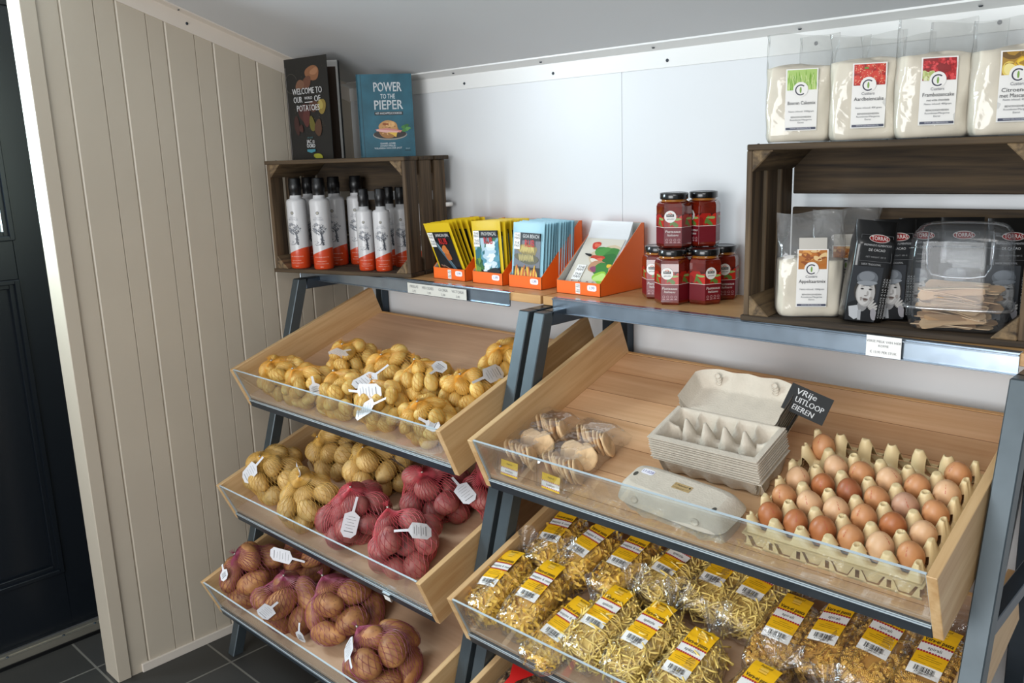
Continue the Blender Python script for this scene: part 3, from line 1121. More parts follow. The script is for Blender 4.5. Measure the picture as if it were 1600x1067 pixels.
def sachet_mesh(kind):
    w, h = 0.094, 0.128
    S = Matrix.Diagonal((1.38 if kind in ('beef', 'plain') else 1.19, 1.0, 1.30, 1))
    edge = {'jerk': YEL, 'prov': YEL, 'goa': BLU}.get(kind, WHI)
    m = MB()
    m.grid(lambda u, v: (w * (u - 0.5), -0.0026 * (4 * u * (1 - u)) ** 0.5 * min(1, 6 * v * (1 - v)), h * v), 10, 10, edge)
    m.grid(lambda u, v: (w * (0.5 - u), 0.0026 * (4 * u * (1 - u)) ** 0.5 * min(1, 6 * v * (1 - v)), h * v), 10, 10, edge)
    if kind == 'plain':
        m.v = [tuple(S @ Vector(v)) for v in m.v]
        return m.mesh('sachet')
    F, z = UP, 0.0030
    if kind != 'beef':
        bx = (-0.039, 0.039, 0.006, 0.108)
        m.rect(0, 0.057, 0.078, 0.102, ink('#14181c'), F, z)
        rnd = random.Random(kind)
        if kind == 'jerk':
            for k, c in ((0, '#6f8fa0'), (1, '#9fb6c0'), (2, '#4a6472')):
                m.flat([(-0.026, 0.086 - k * 0.003), (-0.02, 0.086 - k * 0.003), (0.026, 0.012), (0.016, 0.012)], ink(c), F, z + 0.0002 * (k + 1))
            cdisc(m, 0.006, 0.056, 0.008, 0.020, ink('#b5622c'), bx, z + 0.001, F, 0.3, 0.15, 3)
            cdisc(m, 0.004, 0.066, 0.011, 0.010, ink('#c9763a'), bx, z + 0.0012, F, 0.3, 0.15, 5)
            for q in range(7):
                m.rect(-0.024 + q * 0.003, 0.022 + 0.003 * math.sin(q * 2), 0.022, 0.0012, ink(['#a34a22', '#c9a58a', '#7c3a20'][q % 3]), F, z + 0.0008, a=-0.7 + q * 0.07)
        elif kind == 'prov':
            m.rect(0, 0.066, 0.078, 0.066, ink('#7fa9bd'), F, z + 0.0002)
            for q in range(26):
                cdisc(m, rnd.uniform(-0.038, 0.038), rnd.uniform(0.03, 0.092), rnd.uniform(0.006, 0.013), rnd.uniform(0.006, 0.014), ink(rnd.choice(['#3f7f94', '#5e97ab', '#2f6a74', '#477a5c', '#a9c6d2'])), bx, z + 0.0003 + q * 0.00003, F, 0, 0.2, q)
            for q in range(18):
                cdisc(m, rnd.gauss(0.002 + q * 0.0007, 0.006), 0.024 + q * 0.0032, 0.008 + 0.0003 * q, 0.007, ink(rnd.choice(['#cfe0ea', '#e4edf2', '#b6cedb'])), bx, z + 0.0013 + q * 0.00003, F, 0, 0.2, q + 50)
            for q in range(14):
                cdisc(m, rnd.uniform(-0.038, -0.018), rnd.uniform(0.008, 0.045), 0.005, 0.007, ink(rnd.choice(['#3c6b34', '#6d8f3f', '#2d5530'])), bx, z + 0.002 + q * 0.00003, F, 0, 0.2, q)
            m.rect(0.010, 0.014, 0.056, 0.016, ink('#191b1d'), F, z + 0.0025)
            cdisc(m, 0.020, 0.024, 0.018, 0.006, ink('#202428'), bx, z + 0.0026, F, 0, 0.2, 3)
        elif kind == 'goa':
            m.rect(0, 0.054, 0.078, 0.092, ink('#6d6f78'), F, z + 0.0001)
            for q, (y, c, c2) in enumerate(((0.074, '#8a7a45', '#c9b56a'), (0.056, '#5d5a45', '#b3a46a'))):
                cdisc(m, 0.0, y, 0.034, 0.011, ink(c), bx, z + 0.0004 + q * 0.0006, F, -0.12, 0.1, q)
                for k in range(9):
                    cdisc(m, -0.022 + k * 0.005, y + 0.002, 0.002, 0.008, ink(c2), bx, z + 0.0007 + q * 0.0006, F, 0.3, 0.1, k)
            m.rect(0, 0.022, 0.078, 0.034, ink('#2b1d14'), F, z + 0.0016)
            for q in range(15):
                cdisc(m, -0.032 + q * 0.0046, 0.024 + 0.006 * math.sin(q * 1.7), 0.0026, 0.014, ink(['#d9a92c', '#c46a24', '#e0bd55', '#b3521f'][q % 4]), bx, z + 0.0018 + q * 0.00002, F, 0.25 * math.sin(q), 0.12, q)
        m.rect(0, 0.1005, 0.078, 0.015, ink('#1a1d22'), F, z + 0.003)
        m.text({'jerk': 'JAMAICAN JERK', 'prov': 'PROVENÇAL', 'goa': 'GOA BEACH'}[kind], 0.012, 0.101, 0.010, ink('#d9d9d9'), F, z + 0.0033, fit=0.048)
        m.text('RUB', 0.008, 0.086, 0.020, ink('#c3262a'), F, z + 0.0033, fit=0.028)
        m.text('RUB', 0.0085, 0.0865, 0.020, ink('#c3262a'), F, z + 0.0034, fit=0.028)
        the_man(m, -0.029, 0.091, 0.019, F, z + 0.0035)
    else:
        bx = (-0.043, 0.043, 0.004, 0.124)
        m.rect(0, 0.064, 0.088, 0.122, ink('#cfcabd'), F, z)
        rnd = random.Random(7)
        for q, (x, y, rx, ry, c) in enumerate(((0.016, 0.082, 0.034, 0.026, '#c9b79a'), (0.020, 0.090, 0.026, 0.018, '#3f7d3a'), (0.006, 0.094, 0.016, 0.010, '#4f8f45'), (0.030, 0.076, 0.018, 0.016, '#2f6b33'), (0.002, 0.078, 0.014, 0.008, '#b8402e'), (0.010, 0.074, 0.008, 0.005, '#d8694e'),
                                                (-0.014, 0.108, 0.010, 0.008, '#c23a2c'), (-0.012, 0.108, 0.006, 0.005, '#d96a50'), (0.010, 0.066, 0.020, 0.007, '#e1d7c8'), (0.020, 0.056, 0.030, 0.014, '#b98a6a'), (0.026, 0.050, 0.024, 0.014, '#3f7d3a'), (0.006, 0.052, 0.008, 0.006, '#8a4a66'),
                                                (0.030, 0.034, 0.016, 0.014, '#8fbf3e'), (0.030, 0.034, 0.012, 0.010, '#b7d97a'), (-0.020, 0.084, 0.008, 0.003, '#222222'), (0.038, 0.062, 0.006, 0.004, '#e0b93c'))):
            cdisc(m, x, y, rx, ry, ink(c), bx, z + 0.0003 + q * 0.00012, F, rnd.uniform(-0.4, 0.4), 0.15, q)
        m.text('Tex Mex Beef', -0.005, 0.018, 0.014, ink('#8c2f22'), F, z + 0.0026, fit=0.052)
        m.text('chili con carne kruiden', -0.005, 0.009, 0.006, ink('#66615a'), F, z + 0.0026)
        the_man(m, -0.022, 0.042, 0.020, F, z + 0.0026)
    m.v = [tuple(S @ Vector(v)) for v in m.v]
    return m.mesh('sachet')


SM = {k: sachet_mesh(k) for k in ('jerk', 'prov', 'goa', 'beef', 'plain')}


def sachets(bx, by, w, n, y0, dy, kind, lean, tilt, label_front, label_rest, group, z0=0.004, back=None):
    rnd = random.Random(kind)
    for i in range(n):
        k = kind if (i == 0 or kind != 'beef') else (back or kind)
        o = link(SM[k], 'spice_sachet')
        tl = R(tilt) * (1 - 0.35 * i / n) + R(rnd.uniform(-1.5, 1.5))
        M = TR(bx + w / 2 + rnd.uniform(-0.002, 0.002) + 0.0005 * i, by + y0 + i * dy, ZS + z0) @ RX(-R(lean * (1 - 0.6 * i / n)) - R(rnd.uniform(-1, 1))) @ RY(tl)
        dz = abs(math.sin(tl)) * 0.050
        o.matrix_world = Matrix.Translation((-math.sin(tl) * -0.0, 0, dz)) @ M
        tag(o, label_front if i == 0 else label_rest, 'spice sachet', group)


sachet_box('left orange box of yellow-edged sachets, next to the dark crate', 0.634, -0.208, 0.135, 0.168, 0.52, '1,99')
sachets(0.636, -0.208, 0.135, 9, 0.022, 0.0130, 'jerk', -20, -5, 'frontmost dark jerk sachet in the left orange box', 'yellow-edged sachet behind the front one in the left orange box', 'sachets in the left orange box')
sachet_box('second orange box from left, smoky blue picture on its sachets', 0.800, -0.209, 0.118, 0.168, 0, '1,99')
sachets(0.800, -0.209, 0.118, 9, 0.012, 0.0135, 'prov', -2, -1.5, 'frontmost blue smoky sachet in the second orange box', 'yellow-edged sachet behind the front one in the second orange box', 'sachets in the second orange box')
sachet_box('third orange box from left, filled with light blue sachets', 0.939, -0.207, 0.119, 0.168, 0, '1,99')
sachets(0.939, -0.207, 0.119, 13, 0.008, 0.0098, 'goa', 5, 1.5, 'frontmost light blue sachet with fish picture in the third box', 'light blue sachet behind the front one in the third box', 'sachets in the third orange box')
sachet_box('fourth orange box, beside the jars, with white sachets', 1.114, -0.213, 0.141, 0.182, 0.50, '1,99')
sachets(1.114, -0.213, 0.141, 1, 0.008, 0.02, 'beef', 42, 1, 'white sachet with taco picture leaning in the fourth orange box', '', 'sachets in the fourth orange box', 0.006)
for i in range(9):
    o = link(SM['plain'], 'spice_sachet')
    o.matrix_world = TR(1.114 + 0.071, -0.213 + 0.024 + i * 0.0125, ZS + 0.006) @ RX(-R(38 - i * 4.0))
    tag(o, 'plain white backed sachet stacked behind the taco sachet in the fourth box', 'spice sachet', 'sachets in the fourth orange box')

# ------------------------------------------------------------------ hexagonal pasta sauce jars
SAU = P('red_sauce_glass', '#6a1a0d', 0.14, coat=1.0, var=0.35, vscale=40)
OIL = P('oil_layer', '#a8691f', 0.15, coat=1.0)
LIDM = P('black_lid', '#0b0b0d', 0.25, coat=0.5)


def jar(M, label):
    r = thing('sauce_jar', label, 'jar', M, 'pasta sauce jars')
    m = MB()
    ap = 0.0345
    rr = ap / math.cos(pi / 6)
    H0 = None
    m.lathe([(rr * 0.9, 0), (rr, 0.005), (rr, 0.094), (rr * 0.93, 0.101), (rr * 0.80, 0.105)], SAU, H0, n=6, smooth=False)
    m.lathe([(rr * 0.80, 0.105), (0.029, 0.107), (0.029, 0.113)], OIL, H0, n=24)
    m.build('glass_body', r, 0.0016)
    m = MB()
    m.lathe([(0.0318, 0.110), (0.0325, 0.112), (0.0325, 0.123), (0.031, 0.1248), (0.0285, 0.1248), (0.0275, 0.1240)], LIDM, n=30)
    m.build('lid', r)
    m = MB()
    fw = 2 * ap * math.tan(pi / 6)
    DR, TM, GN = ink('#6e1420', 0.3), ink('#a81f16', 0.3), ink('#5c7a35', 0.3)
    for k in range(-1, 3):
        a = -pi / 2 + k * pi / 3
        F = RZ(a + pi / 2) @ Matrix.Translation((0, -ap - 0.0004, 0)) @ UP
        m.rect(0, 0.0285, fw, 0.037, DR, F, 0)
        m.rect(0, 0.0475, fw, 0.0012, ink('#d9cfc8'), F, 0.0001)
        m.rect(0, 0.062, fw, 0.028, ink('#4e120d', 0.3), F, 0)
        bx = (-fw / 2, fw / 2, 0.048, 0.076)
        for q, (x, y, rx, ry, mt) in enumerate(((-0.004, 0.062, 0.017, 0.016, TM), (0.018, 0.060, 0.013, 0.014, ink('#bb2a1c', 0.3)), (-0.019, 0.058, 0.009, 0.011, ink('#8c1812', 0.3)), (0.004, 0.055, 0.004, 0.011, GN), (-0.002, 0.061, 0.010, 0.003, GN), (0.008, 0.066, 0.003, 0.010, ink('#8fa860', 0.3)))):
            cdisc(m, x, y, rx, ry, mt, bx, 0.0001 + 0.0001 * q, F, 0.3 * q, 0.12, q + 5 * k)
        if k in (0,):
            m.disc(-0.006, 0.072, 0.0135, ink('#e6e4e0', 0.4), F, 0.0009, n=28)
            m.rect(-0.006, 0.0745, 0.017, 0.0055, M_['ink'], F, 0.0011)
            m.text('BIRKAAR', -0.006, 0.0745, 0.0048, ink('#e6e4e0', 0.4), F, 0.0013, fit=0.014)
            m.text('gekruiden', -0.005, 0.067, 0.005, M_['ink'], F, 0.0011, shear=0.3, fit=0.016)
            for x in (-0.009, -0.006, -0.003):
                m.disc(x, 0.080 if x == -0.006 else 0.0788, 0.0013, ink('#d9622a'), F, 0.0011, n=8)
            m.text('Pastasaus', 0.0, 0.038, 0.0085, ink('#e3dcd8'), F, 0.0006, shear=0.15, fit=0.034)
            m.text('Italiaans', 0.0, 0.030, 0.0075, ink('#e3dcd8'), F, 0.0006, shear=0.15, fit=0.025)
            for q in range(4):
                m.ring(-0.0135 + q * 0.009, 0.019, 0.0022, 0.0029, ink('#c9a7a8'), F, 0.0006, n=12)
                m.rect(-0.0135 + q * 0.009, 0.0135, 0.006, 0.0012, ink('#c9a7a8'), F, 0.0006)
    m.build('wrap_label', r)
    return r


j0 = jar(TR(1.437, -0.178, ZS, R(26)), 'sauce jar, front left of the bottom row')
for x, y, a, lb in ((1.368, -0.132, 20, 'sauce jar at the far left of the bottom row, beside the orange box'),
                    (1.498, -0.135, 62, 'sauce jar, front right of the bottom row'),
                    (1.497, -0.060, 50, 'sauce jar at the back right of the bottom row'),
                    (1.425, -0.088, 30, 'sauce jar at the middle back, under the upper jars')):
    dup(j0, TR(x, y, ZS, R(a)), lb)
dup(j0, TR(1.420, -0.146, ZS + 0.1252, R(30)), 'sauce jar on top of the stack, left and in front')
dup(j0, TR(1.458, -0.082, ZS + 0.1252, R(-12)), 'sauce jar on top of the stack, behind and right')
# ------------------------------------------------------------------ clear bags of baking mix
FLOUR = P('cream_baking_mix', '#efe4cf', 0.75, var=0.05, vscale=25, bump=0.35, bscale=45)


def se(a, e):
    return math.copysign(abs(a) ** e, a)


def bag_shell(W, D, z0, z1, htot, seed, inset=0.0, top=True, mat=None, m=None, nu=44, nv=26):
    """pillow bag: square bottom, swelling sides, closing to a flat seam at htot"""
    rnd = random.Random(seed)
    ph = [rnd.uniform(0, 6.28) for _ in range(8)]

    def fn(u, v):
        a = 2 * pi * u
        z = z0 + (z1 - z0) * v
        k = z / htot
        b = min(1, (k / 0.06)) ** 0.5 if k < 0.06 else 1.0
        pinch = max(0.0, (k - 0.58) / 0.42)
        hw = (W / 2) * (0.90 + 0.10 * b) * (1 + 0.03 * math.sin(k * 5)) + 0.004 * pinch
        hd = (D / 2) * (0.86 + 0.14 * b) * (1 - pinch ** 1.3) + 0.0015 * pinch
        e = 0.42 + 0.3 * pinch
        x, y = hw * se(math.cos(a), e), hd * se(math.sin(a), e)
        wr = (0.0014 + 0.003 * pinch) * (math.sin(5 * a + ph[0] + 7 * k) + math.sin(9 * a + ph[1] - 11 * k) * 0.7 + math.sin(3 * a + 17 * k + ph[2]) * 0.6)
        n = math.hypot(x, y) or 1
        x += x / n * wr * 0.6
        y += y / n * wr + pinch * 0.004 * math.sin(x * 70 + ph[3])
        zz = z + pinch * 0.004 * math.sin(x * 45 + ph[4])
        if inset:
            x -= x / n * inset
            y -= y / n * inset
        return (x, y, zz)
    m = m or MB()
    m.grid(fn, nu, nv, mat, wrap=True)
    return m, fn


def mix_bag(label, M, art, title, sub, seed, hfill=0.140, backing=False, logo_name=True, hs=1.0):
    W, D, H = 0.124, 0.078, 0.202 * hs
    r = thing('flour_bag', label, 'bag of baking mix', M, 'bags of baking mix')
    m, fn = bag_shell(W, D, 0.002, hfill, H, seed, 0.0016, mat=FLOUR)
    # rough top of the mix, and its base
    rnd = random.Random(seed)
    n = 44
    ring = [fn(i / n, 1) for i in range(n)]
    k = len(m.v)
    m.v += [(0, 0, hfill + 0.008)]
    for rr in (0.66, 0.33):
        m.v += [(x * rr, y * rr, z + 0.007 * (1 - rr) + 0.003 * math.sin(x * 90 + seed)) for x, y, z in ring]
    top = len(m.v) - 2 * n
    base_top = 26 * n
    for i in range(n):
        j = (i + 1) % n
        for f in ((base_top + i, base_top + j, top + j, top + i), (top + i, top + j, top + n + j, top + n + i), (top + n + i, top + n + j, k)):
            m.f.append(list(f))
            m.m.append(0)
            m.sm.append(True)
    m.f.append([i for i in range(n)][::-1])
    m.m.append(0)
    m.sm.append(False)
    m.build('mix', r)
    m, _ = bag_shell(W, D, 0.0, H, H, seed, 0.0, mat=M_['film'])
    m.build('clear_film', r)
    # front label
    m = MB()
    yb = -(D / 2 + 0.0035)
    F = Matrix.Translation((0, yb, 0)) @ UP
    w, z0, z1 = 0.058, 0.022, 0.136
    pz = 0.097

    def wp(x, y, z):
        q = 0.0022 * math.cos(x * 30) - 0.10 * max(0, y - 0.115) ** 1.0 * 1.2
        return (x, -(D / 2) - z - q, y)
    nseg = 6
    for i in range(nseg):
        a, b = -w / 2 + w * i / nseg, -w / 2 + w * (i + 1) / nseg
        m.flat([(a, z0), (b, z0), (b, 0.115), (a, 0.115)], M_['paper'], None, 0.0006, wp)
        m.flat([(a, 0.115), (b, 0.115), (b, z1), (a, z1)], M_['paper'], None, 0.0006, wp)
        if backing:
            m.flat([(a * 0.9, z1), (b * 0.9, z1), (b * 0.9, z1 + 0.022), (a * 0.9, z1 + 0.022)], P_BACK, None, 0.0002, wp)
    bx = (-0.0265, 0.0265, pz, z1 - 0.002)
    rnd = random.Random(seed + 100)
    zz = [0.0010]

    def D_(x, y, rx, ry, c, a=0.0):
        zz[0] += 0.000006
        cdisc(m, x, y, rx, ry, ink(c), bx, zz[0], None, a, 0.06, rnd.randint(0, 99), 14, wp)
    cols = {'grass': '#a5c46a', 'straw': '#8c1f1c', 'rasp': '#8a1c1f', 'lemon': '#a77f2e', 'apple': '#b5702c'}
    for i in range(nseg):
        a, b = bx[0] + 0.053 * i / nseg, bx[0] + 0.053 * (i + 1) / nseg
        m.flat([(a, pz), (b, pz), (b, 0.115), (a, 0.115)], ink(cols[art]), None, 0.0009, wp)
        m.flat([(a, 0.115), (b, 0.115), (b, bx[3]), (a, bx[3])], ink(cols[art]), None, 0.0009, wp)
    if art == 'grass':
        for i in range(60):
            x = rnd.uniform(-0.028, 0.028)
            D_(x, pz + rnd.uniform(0, 0.02), 0.0009, rnd.uniform(0.008, 0.016), rnd.choice(['#7fae3c', '#c2d78a', '#5f9a2e', '#d6e2a4', '#8fbc50']), rnd.uniform(-0.3, 0.3))
    elif art == 'straw':
        for x, y, rr in ((-0.018, 0.126, 0.010), (0.002, 0.131, 0.009), (0.019, 0.126, 0.010), (-0.004, 0.114, 0.0125), (0.012, 0.112, 0.010), (-0.020, 0.106, 0.009), (0.022, 0.106, 0.009)):
            D_(x, y, rr, rr * 1.05, '#b8281f')
            D_(x - 0.002, y + 0.002, rr * 0.7, rr * 0.75, '#cf3f30')
            for i in range(16):
                D_(x + rnd.uniform(-rr, rr) * 0.75, y + rnd.uniform(-rr, rr) * 0.75, 0.0005, 0.0007, '#ecc39a')
        D_(-0.006, 0.127, 0.004, 0.002, '#6a8c3a')
    elif art == 'rasp':
        for i in range(16):
            x, y = rnd.uniform(-0.026, 0.026), rnd.uniform(pz, 0.136)
            c = '#b9c27c' if x + (0.13 - y) * -0.8 < -0.032 else None
            for j in range(12):
                D_(x + rnd.uniform(-0.005, 0.005), y + rnd.uniform(-0.005, 0.005), 0.0023, 0.0023, c or rnd.choice(['#c22b2e', '#d8474a', '#a81d22']))
        for j in range(30):
            D_(rnd.uniform(-0.027, -0.010), pz + rnd.uniform(0, 0.014), 0.003, 0.003, rnd.choice(['#c3c98a', '#aab568', '#d9dcae']))
    elif art == 'lemon':
        for x, y, rx, ry, c in ((-0.012, 0.130, 0.016, 0.008, '#6d5020'), (0.014, 0.130, 0.014, 0.009, '#8d6a26'), (0.006, 0.114, 0.016, 0.011, '#d8a91f'), (0.008, 0.116, 0.012, 0.008, '#e6c23c'), (-0.014, 0.106, 0.013, 0.012, '#e2c860'), (-0.014, 0.106, 0.010, 0.009, '#eedd92'), (0.022, 0.104, 0.008, 0.006, '#e3d9c0')):
            D_(x, y, rx, ry, c)
    else:
        for i in range(22):
            D_(rnd.uniform(-0.026, 0.026), rnd.uniform(pz, 0.136), rnd.uniform(0.004, 0.010), rnd.uniform(0.002, 0.005), rnd.choice(['#d99a4e', '#8f4a17', '#e3c089', '#b86a22', '#c9853a']), rnd.uniform(-0.6, 0.6))
    zl = 0.0028
    m.disc(-0.002, pz + 0.001, 0.0135, M_['paper'], None, zl - 0.0003, wp, n=24)
    m.ring(-0.002, pz, 0.0078, 0.0100, ink('#3c3b4c'), None, zl, wp, R(48), R(312), 20)
    m.disc(-0.002, pz, 0.0018, ink('#7da24c'), None, zl, wp, ry=0.0058, n=10)
    if logo_name:
        m.text('Custers', -0.002, pz - 0.0145, 0.0070, ink('#6a6a72'), None, zl, wp)
    ty = 0.073
    m.text(title[0], 0, ty, 0.0092, ink('#2e2e34'), None, zl, wp, fit=min(0.050, 0.0046 * len(title[0])))
    if len(title) > 1:
        m.text(title[1], 0, ty - 0.009, 0.0092 if art == 'lemon' else 0.0056, ink('#2e2e34'), None, zl, wp, fit=min(0.054, 0.0044 * len(title[1])) if art == 'lemon' else 0.036)
    m.text(sub, 0, 0.0575, 0.0046, ink('#6a6a70'), None, zl, wp)
    m.text('BENODIGDHEDEN', 0, 0.0470, 0.0044, ink('#3a3a40'), None, zl, wp)
    m.text('Roomboter/Margarine', 0, 0.0420, 0.0044, ink('#6a6a70'), None, zl, wp)
    m.text('Eieren', 0, 0.0370, 0.0044, ink('#6a6a70'), None, zl, wp)
    for i in range(nseg):
        a, b = -0.027 + 0.054 * i / nseg, -0.027 + 0.054 * (i + 1) / nseg
        m.flat([(a, 0.0240), (b, 0.0240), (b, 0.0282), (a, 0.0282)], ink('#454a5c'), None, zl, wp)
    m.text('WWW.ZELFBAKKEN.NL', 0, 0.0261, 0.0036, ink('#d8d8de'), None, zl + 0.0002, wp)
    m.build('front_label', r)
    return r


P_BACK = P('milky_paper_backing', '#c4bfb6', 0.6)
HT = 0.3525
mb1 = mix_bag('bag of baking mix with green grass picture, leftmost on the right crate', CRM @ TR(0.082, 0.066, HT, R(24)), 'grass', ('Boeren Cakemix',), 'Netto inhoud: 1000gram', 1, logo_name=False)
mb2 = mix_bag('bag of baking mix with strawberry picture, second on the right crate', CRM @ TR(0.206, 0.066, HT, R(24)), 'straw', ('Aardbeiencake',), 'Netto inhoud: 400 gram', 2, hs=0.94)
mb3 = mix_bag('bag of baking mix with raspberry picture, third on the right crate', CRM @ TR(0.322, 0.066, HT, R(24)), 'rasp', ('Frambozencake', 'met witte chocolade'), 'Netto inhoud: 400gram', 3)
mb4 = mix_bag('bag of baking mix with lemon picture, at the right picture edge', CRM @ TR(0.443, 0.068, HT, R(24)), 'lemon', ('Citroencake', 'met Mascarpone'), 'Netto inhoud: 400gram', 4, hs=0.95)
for src, x, y, s_ in ((mb2, 0.232, 0.160, 'bag of baking mix behind the strawberry and raspberry bags'), (mb3, 0.352, 0.160, 'bag of baking mix behind the raspberry and lemon bags'), (mb1, 0.110, 0.160, 'bag of baking mix hidden behind the leftmost bag on the crate')):
    dup(src, CRM @ TR(x, y, HT, R(22)), s_)
mb5 = mix_bag('bag of baking mix with orange cake picture, inside the right crate', CRM @ TR(0.112, 0.070, 0.0125, R(28)), 'apple', ('Appeltaartmix',), 'Netto inhoud: 1000gram', 6, hfill=0.112, backing=True, hs=1.02)
dup(mb5, CRM @ TR(0.152, 0.158, 0.0125, R(24)), 'bag of baking mix at the back of the right crate, behind the orange cake bag')

# ------------------------------------------------------------------ black cocoa pouches
PB = P('black_foil_pouch', '#0b0b0c', 0.28, coat=0.4, bump=0.3, bscale=25)


def pouch(label, M):
    r = thing('cocoa_pouch', label, 'cocoa pouch', M, 'black cocoa pouches')
    W, D, H = 0.076, 0.048, 0.192
    m = MB()

    def fn(u, v):
        a = 2 * pi * u
        k = v
        p = max(0, (k - 0.80) / 0.2)
        q = max(0, (0.06 - k) / 0.06)
        hw = W / 2 * (1 - 0.05 * q)
        hd = D / 2 * (1 - p ** 0.8) * (1 - 0.2 * q) + 0.001
        return (hw * se(math.cos(a), 0.35), hd * se(math.sin(a), 0.4 + 0.3 * p) + 0.0008 * math.sin(14 * k + 5 * u), H * k)
    m.grid(fn, 40, 24, PB, wrap=True)
    m.f.append(list(range(40))[::-1])
    m.m.append(0)
    m.sm.append(False)
    m.build('foil_body', r)
    m = MB()
    fy = D / 2 + 0.0012

    def wp(x, y, z):
        p = max(0, (y / H - 0.80) / 0.2)
        return (x, -(D / 2 * (1 - p ** 0.8)) - 0.0022 - z, y)
    bx = (-0.036, 0.036, 0.004, 0.188)
    z = [0.0002]

    def B(x, y, rx, ry, c, a=0.0, wob=0.04, box=bx):
        z[0] += 0.00008
        cdisc(m, x, y, rx, ry, ink(c), box, z[0], None, a, wob, int(x * 1e4) % 97, 20, wp)
    # framed panel with a red oval above, portrait of a child below
    m.ring(0, 0, 0, 0, PB, None, 0, wp, n=3) if False else None
    for x, y, w, h in ((0, 0.166, 0.058, 0.0007), (0, 0.118, 0.058, 0.0007), (-0.029, 0.142, 0.0007, 0.048), (0.029, 0.142, 0.0007, 0.048)):
        m.rect(x, y, w, h, ink('#5c5c5e'), None, 0.0003, wp)
    z[0] = 0.0006
    B(0.003, 0.1605, 0.019, 0.0074, '#cfc9c4', 0, 0)
    z[0] = 0.0014
    B(0.003, 0.1605, 0.0178, 0.0062, '#8c1618', 0, 0)
    m.text('TORRAS', 0.003, 0.1605, 0.0100, ink('#f0ebe6'), None, 0.0026, wp, fit=0.030)
    m.text('PREPARADO ALIMENTICIO', 0, 0.148, 0.0052, ink('#b9b9ba'), None, 0.0006, wp, fit=0.050)
    m.text('DE CACAO', 0, 0.139, 0.0066, ink('#d0d0d0'), None, 0.0006, wp, fit=0.030)
    m.text('NET WEIGHT 180 G', 0, 0.126, 0.0042, ink('#8f8f90'), None, 0.0006, wp)
    m.text('SABOR TRADICIONAL', -0.006, 0.112, 0.0052, ink('#a9a9aa'), None, 0.0006, wp, fit=0.036)
    pbx = (-0.037, 0.018, 0.004, 0.108)
    z[0] = 0.0004
    m.rect(-0.0095, 0.056, 0.055, 0.104, ink('#2c2f34'), None, 0.0003, wp)
    B(-0.016, 0.016, 0.030, 0.026, '#17191c', 0, 0.05, pbx)
    B(-0.009, 0.034, 0.009, 0.012, '#8d8c8c', 0, 0.03, pbx)
    m.flat([(-0.034, 0.030), (-0.018, 0.034), (-0.010, 0.012), (-0.020, 0.006), (-0.030, 0.012)], ink('#bfc1c4'), None, 0.0010, wp)
    m.flat([(-0.016, 0.024), (-0.010, 0.026), (-0.008, 0.006), (-0.014, 0.006)], ink('#a9abae'), None, 0.0011, wp)
    z[0] = 0.0012
    B(-0.008, 0.060, 0.0205, 0.0265, '#3a3633', 0.05, 0.03, pbx)
    B(-0.007, 0.058, 0.0178, 0.0255, '#b2afac', 0.05, 0.02, pbx)
    B(-0.010, 0.057, 0.0125, 0.0215, '#cbc8c5', 0.05, 0.02, pbx)
    B(-0.008, 0.0855, 0.0195, 0.0145, '#63686e', 0.06, 0.02, pbx)
    B(-0.010, 0.0895, 0.0145, 0.0095, '#7c8187', 0.06, 0.02, pbx)
    B(-0.0075, 0.0770, 0.0188, 0.0042, '#8b9096', 0.06, 0.02, pbx)
    for x in (-0.0145, 0.0005):
        B(x, 0.0655, 0.0033, 0.0017, '#5c5856', 0, 0, pbx)
        B(x, 0.0655, 0.0016, 0.0015, '#1c1c1e', 0, 0, pbx)
        B(x, 0.0705, 0.0040, 0.0007, '#7a746f', 0.12 if x < -0.01 else -0.12, 0.0, pbx)
    B(-0.0035, 0.0575, 0.0018, 0.0045, '#a7a39f', 0.1, 0, pbx)
    B(-0.0065, 0.0530, 0.0030, 0.0010, '#8b8682', 0, 0, pbx)
    B(-0.0060, 0.0455, 0.0058, 0.0030, '#8f8782', 0, 0.15, pbx)
    B(-0.0060, 0.0460, 0.0042, 0.0014, '#56453f', 0, 0.05, pbx)
    B(-0.0140, 0.0470, 0.0022, 0.0030, '#9c9590', 0.3, 0.2, pbx)
    B(0.0035, 0.0480, 0.0028, 0.0034, '#9c9590', -0.3, 0.2, pbx)
    for i in range(4):
        B(0.0055 + 0.0030 * i, 0.0385 - 0.0032 * i, 0.0092, 0.0026, '#5a5653', 1.0 - 0.22 * i, 0.02, pbx)
        B(0.0055 + 0.0030 * i, 0.0388 - 0.0032 * i, 0.0086, 0.0021, '#b9b6b2', 1.0 - 0.22 * i, 0.02, pbx)
    B(0.0135, 0.0190, 0.0062, 0.0115, '#99969a', 0.25, 0.04, pbx)
    for k in range(3):
        m.text('CHOCOLATE A LA TAZA', 0.0235 + k * 0.005, 0.050, 0.0044, ink('#a6a6a6'), None, 0.0006, wp, a=pi / 2, fit=0.076)
    m.build('front_print', r)
    return r


pc = pouch('front black cocoa pouch with portrait, beside the flour bag in the crate', CRM @ TR(0.222, 0.046, 0.0135, R(34)) @ RY(R(7)))
for x, y, a, lb in ((0.262, 0.098, 30, 'black cocoa pouch directly behind the front one'), (0.296, 0.140, 30, 'black cocoa pouch at the crate back, left of the clear tub'),
                    (0.362, 0.172, 18, 'black cocoa pouch seen through the left half of the clear tub'), (0.444, 0.172, 18, 'black cocoa pouch seen through the right half of the clear tub')):
    dup(pc, CRM @ TR(x, y, 0.0125, R(a)), lb)

# ------------------------------------------------------------------ clear tub of wooden spoons
CT = CRM @ TR(0.386, 0.078, 0.0125, R(8))
t = thing('clear_tub', 'clear lidded plastic tub of wooden spoons in the right crate', 'tub', CT)


def rsq(a, hw, hd):
    return hw * se(math.cos(a), 0.38), hd * se(math.sin(a), 0.38)


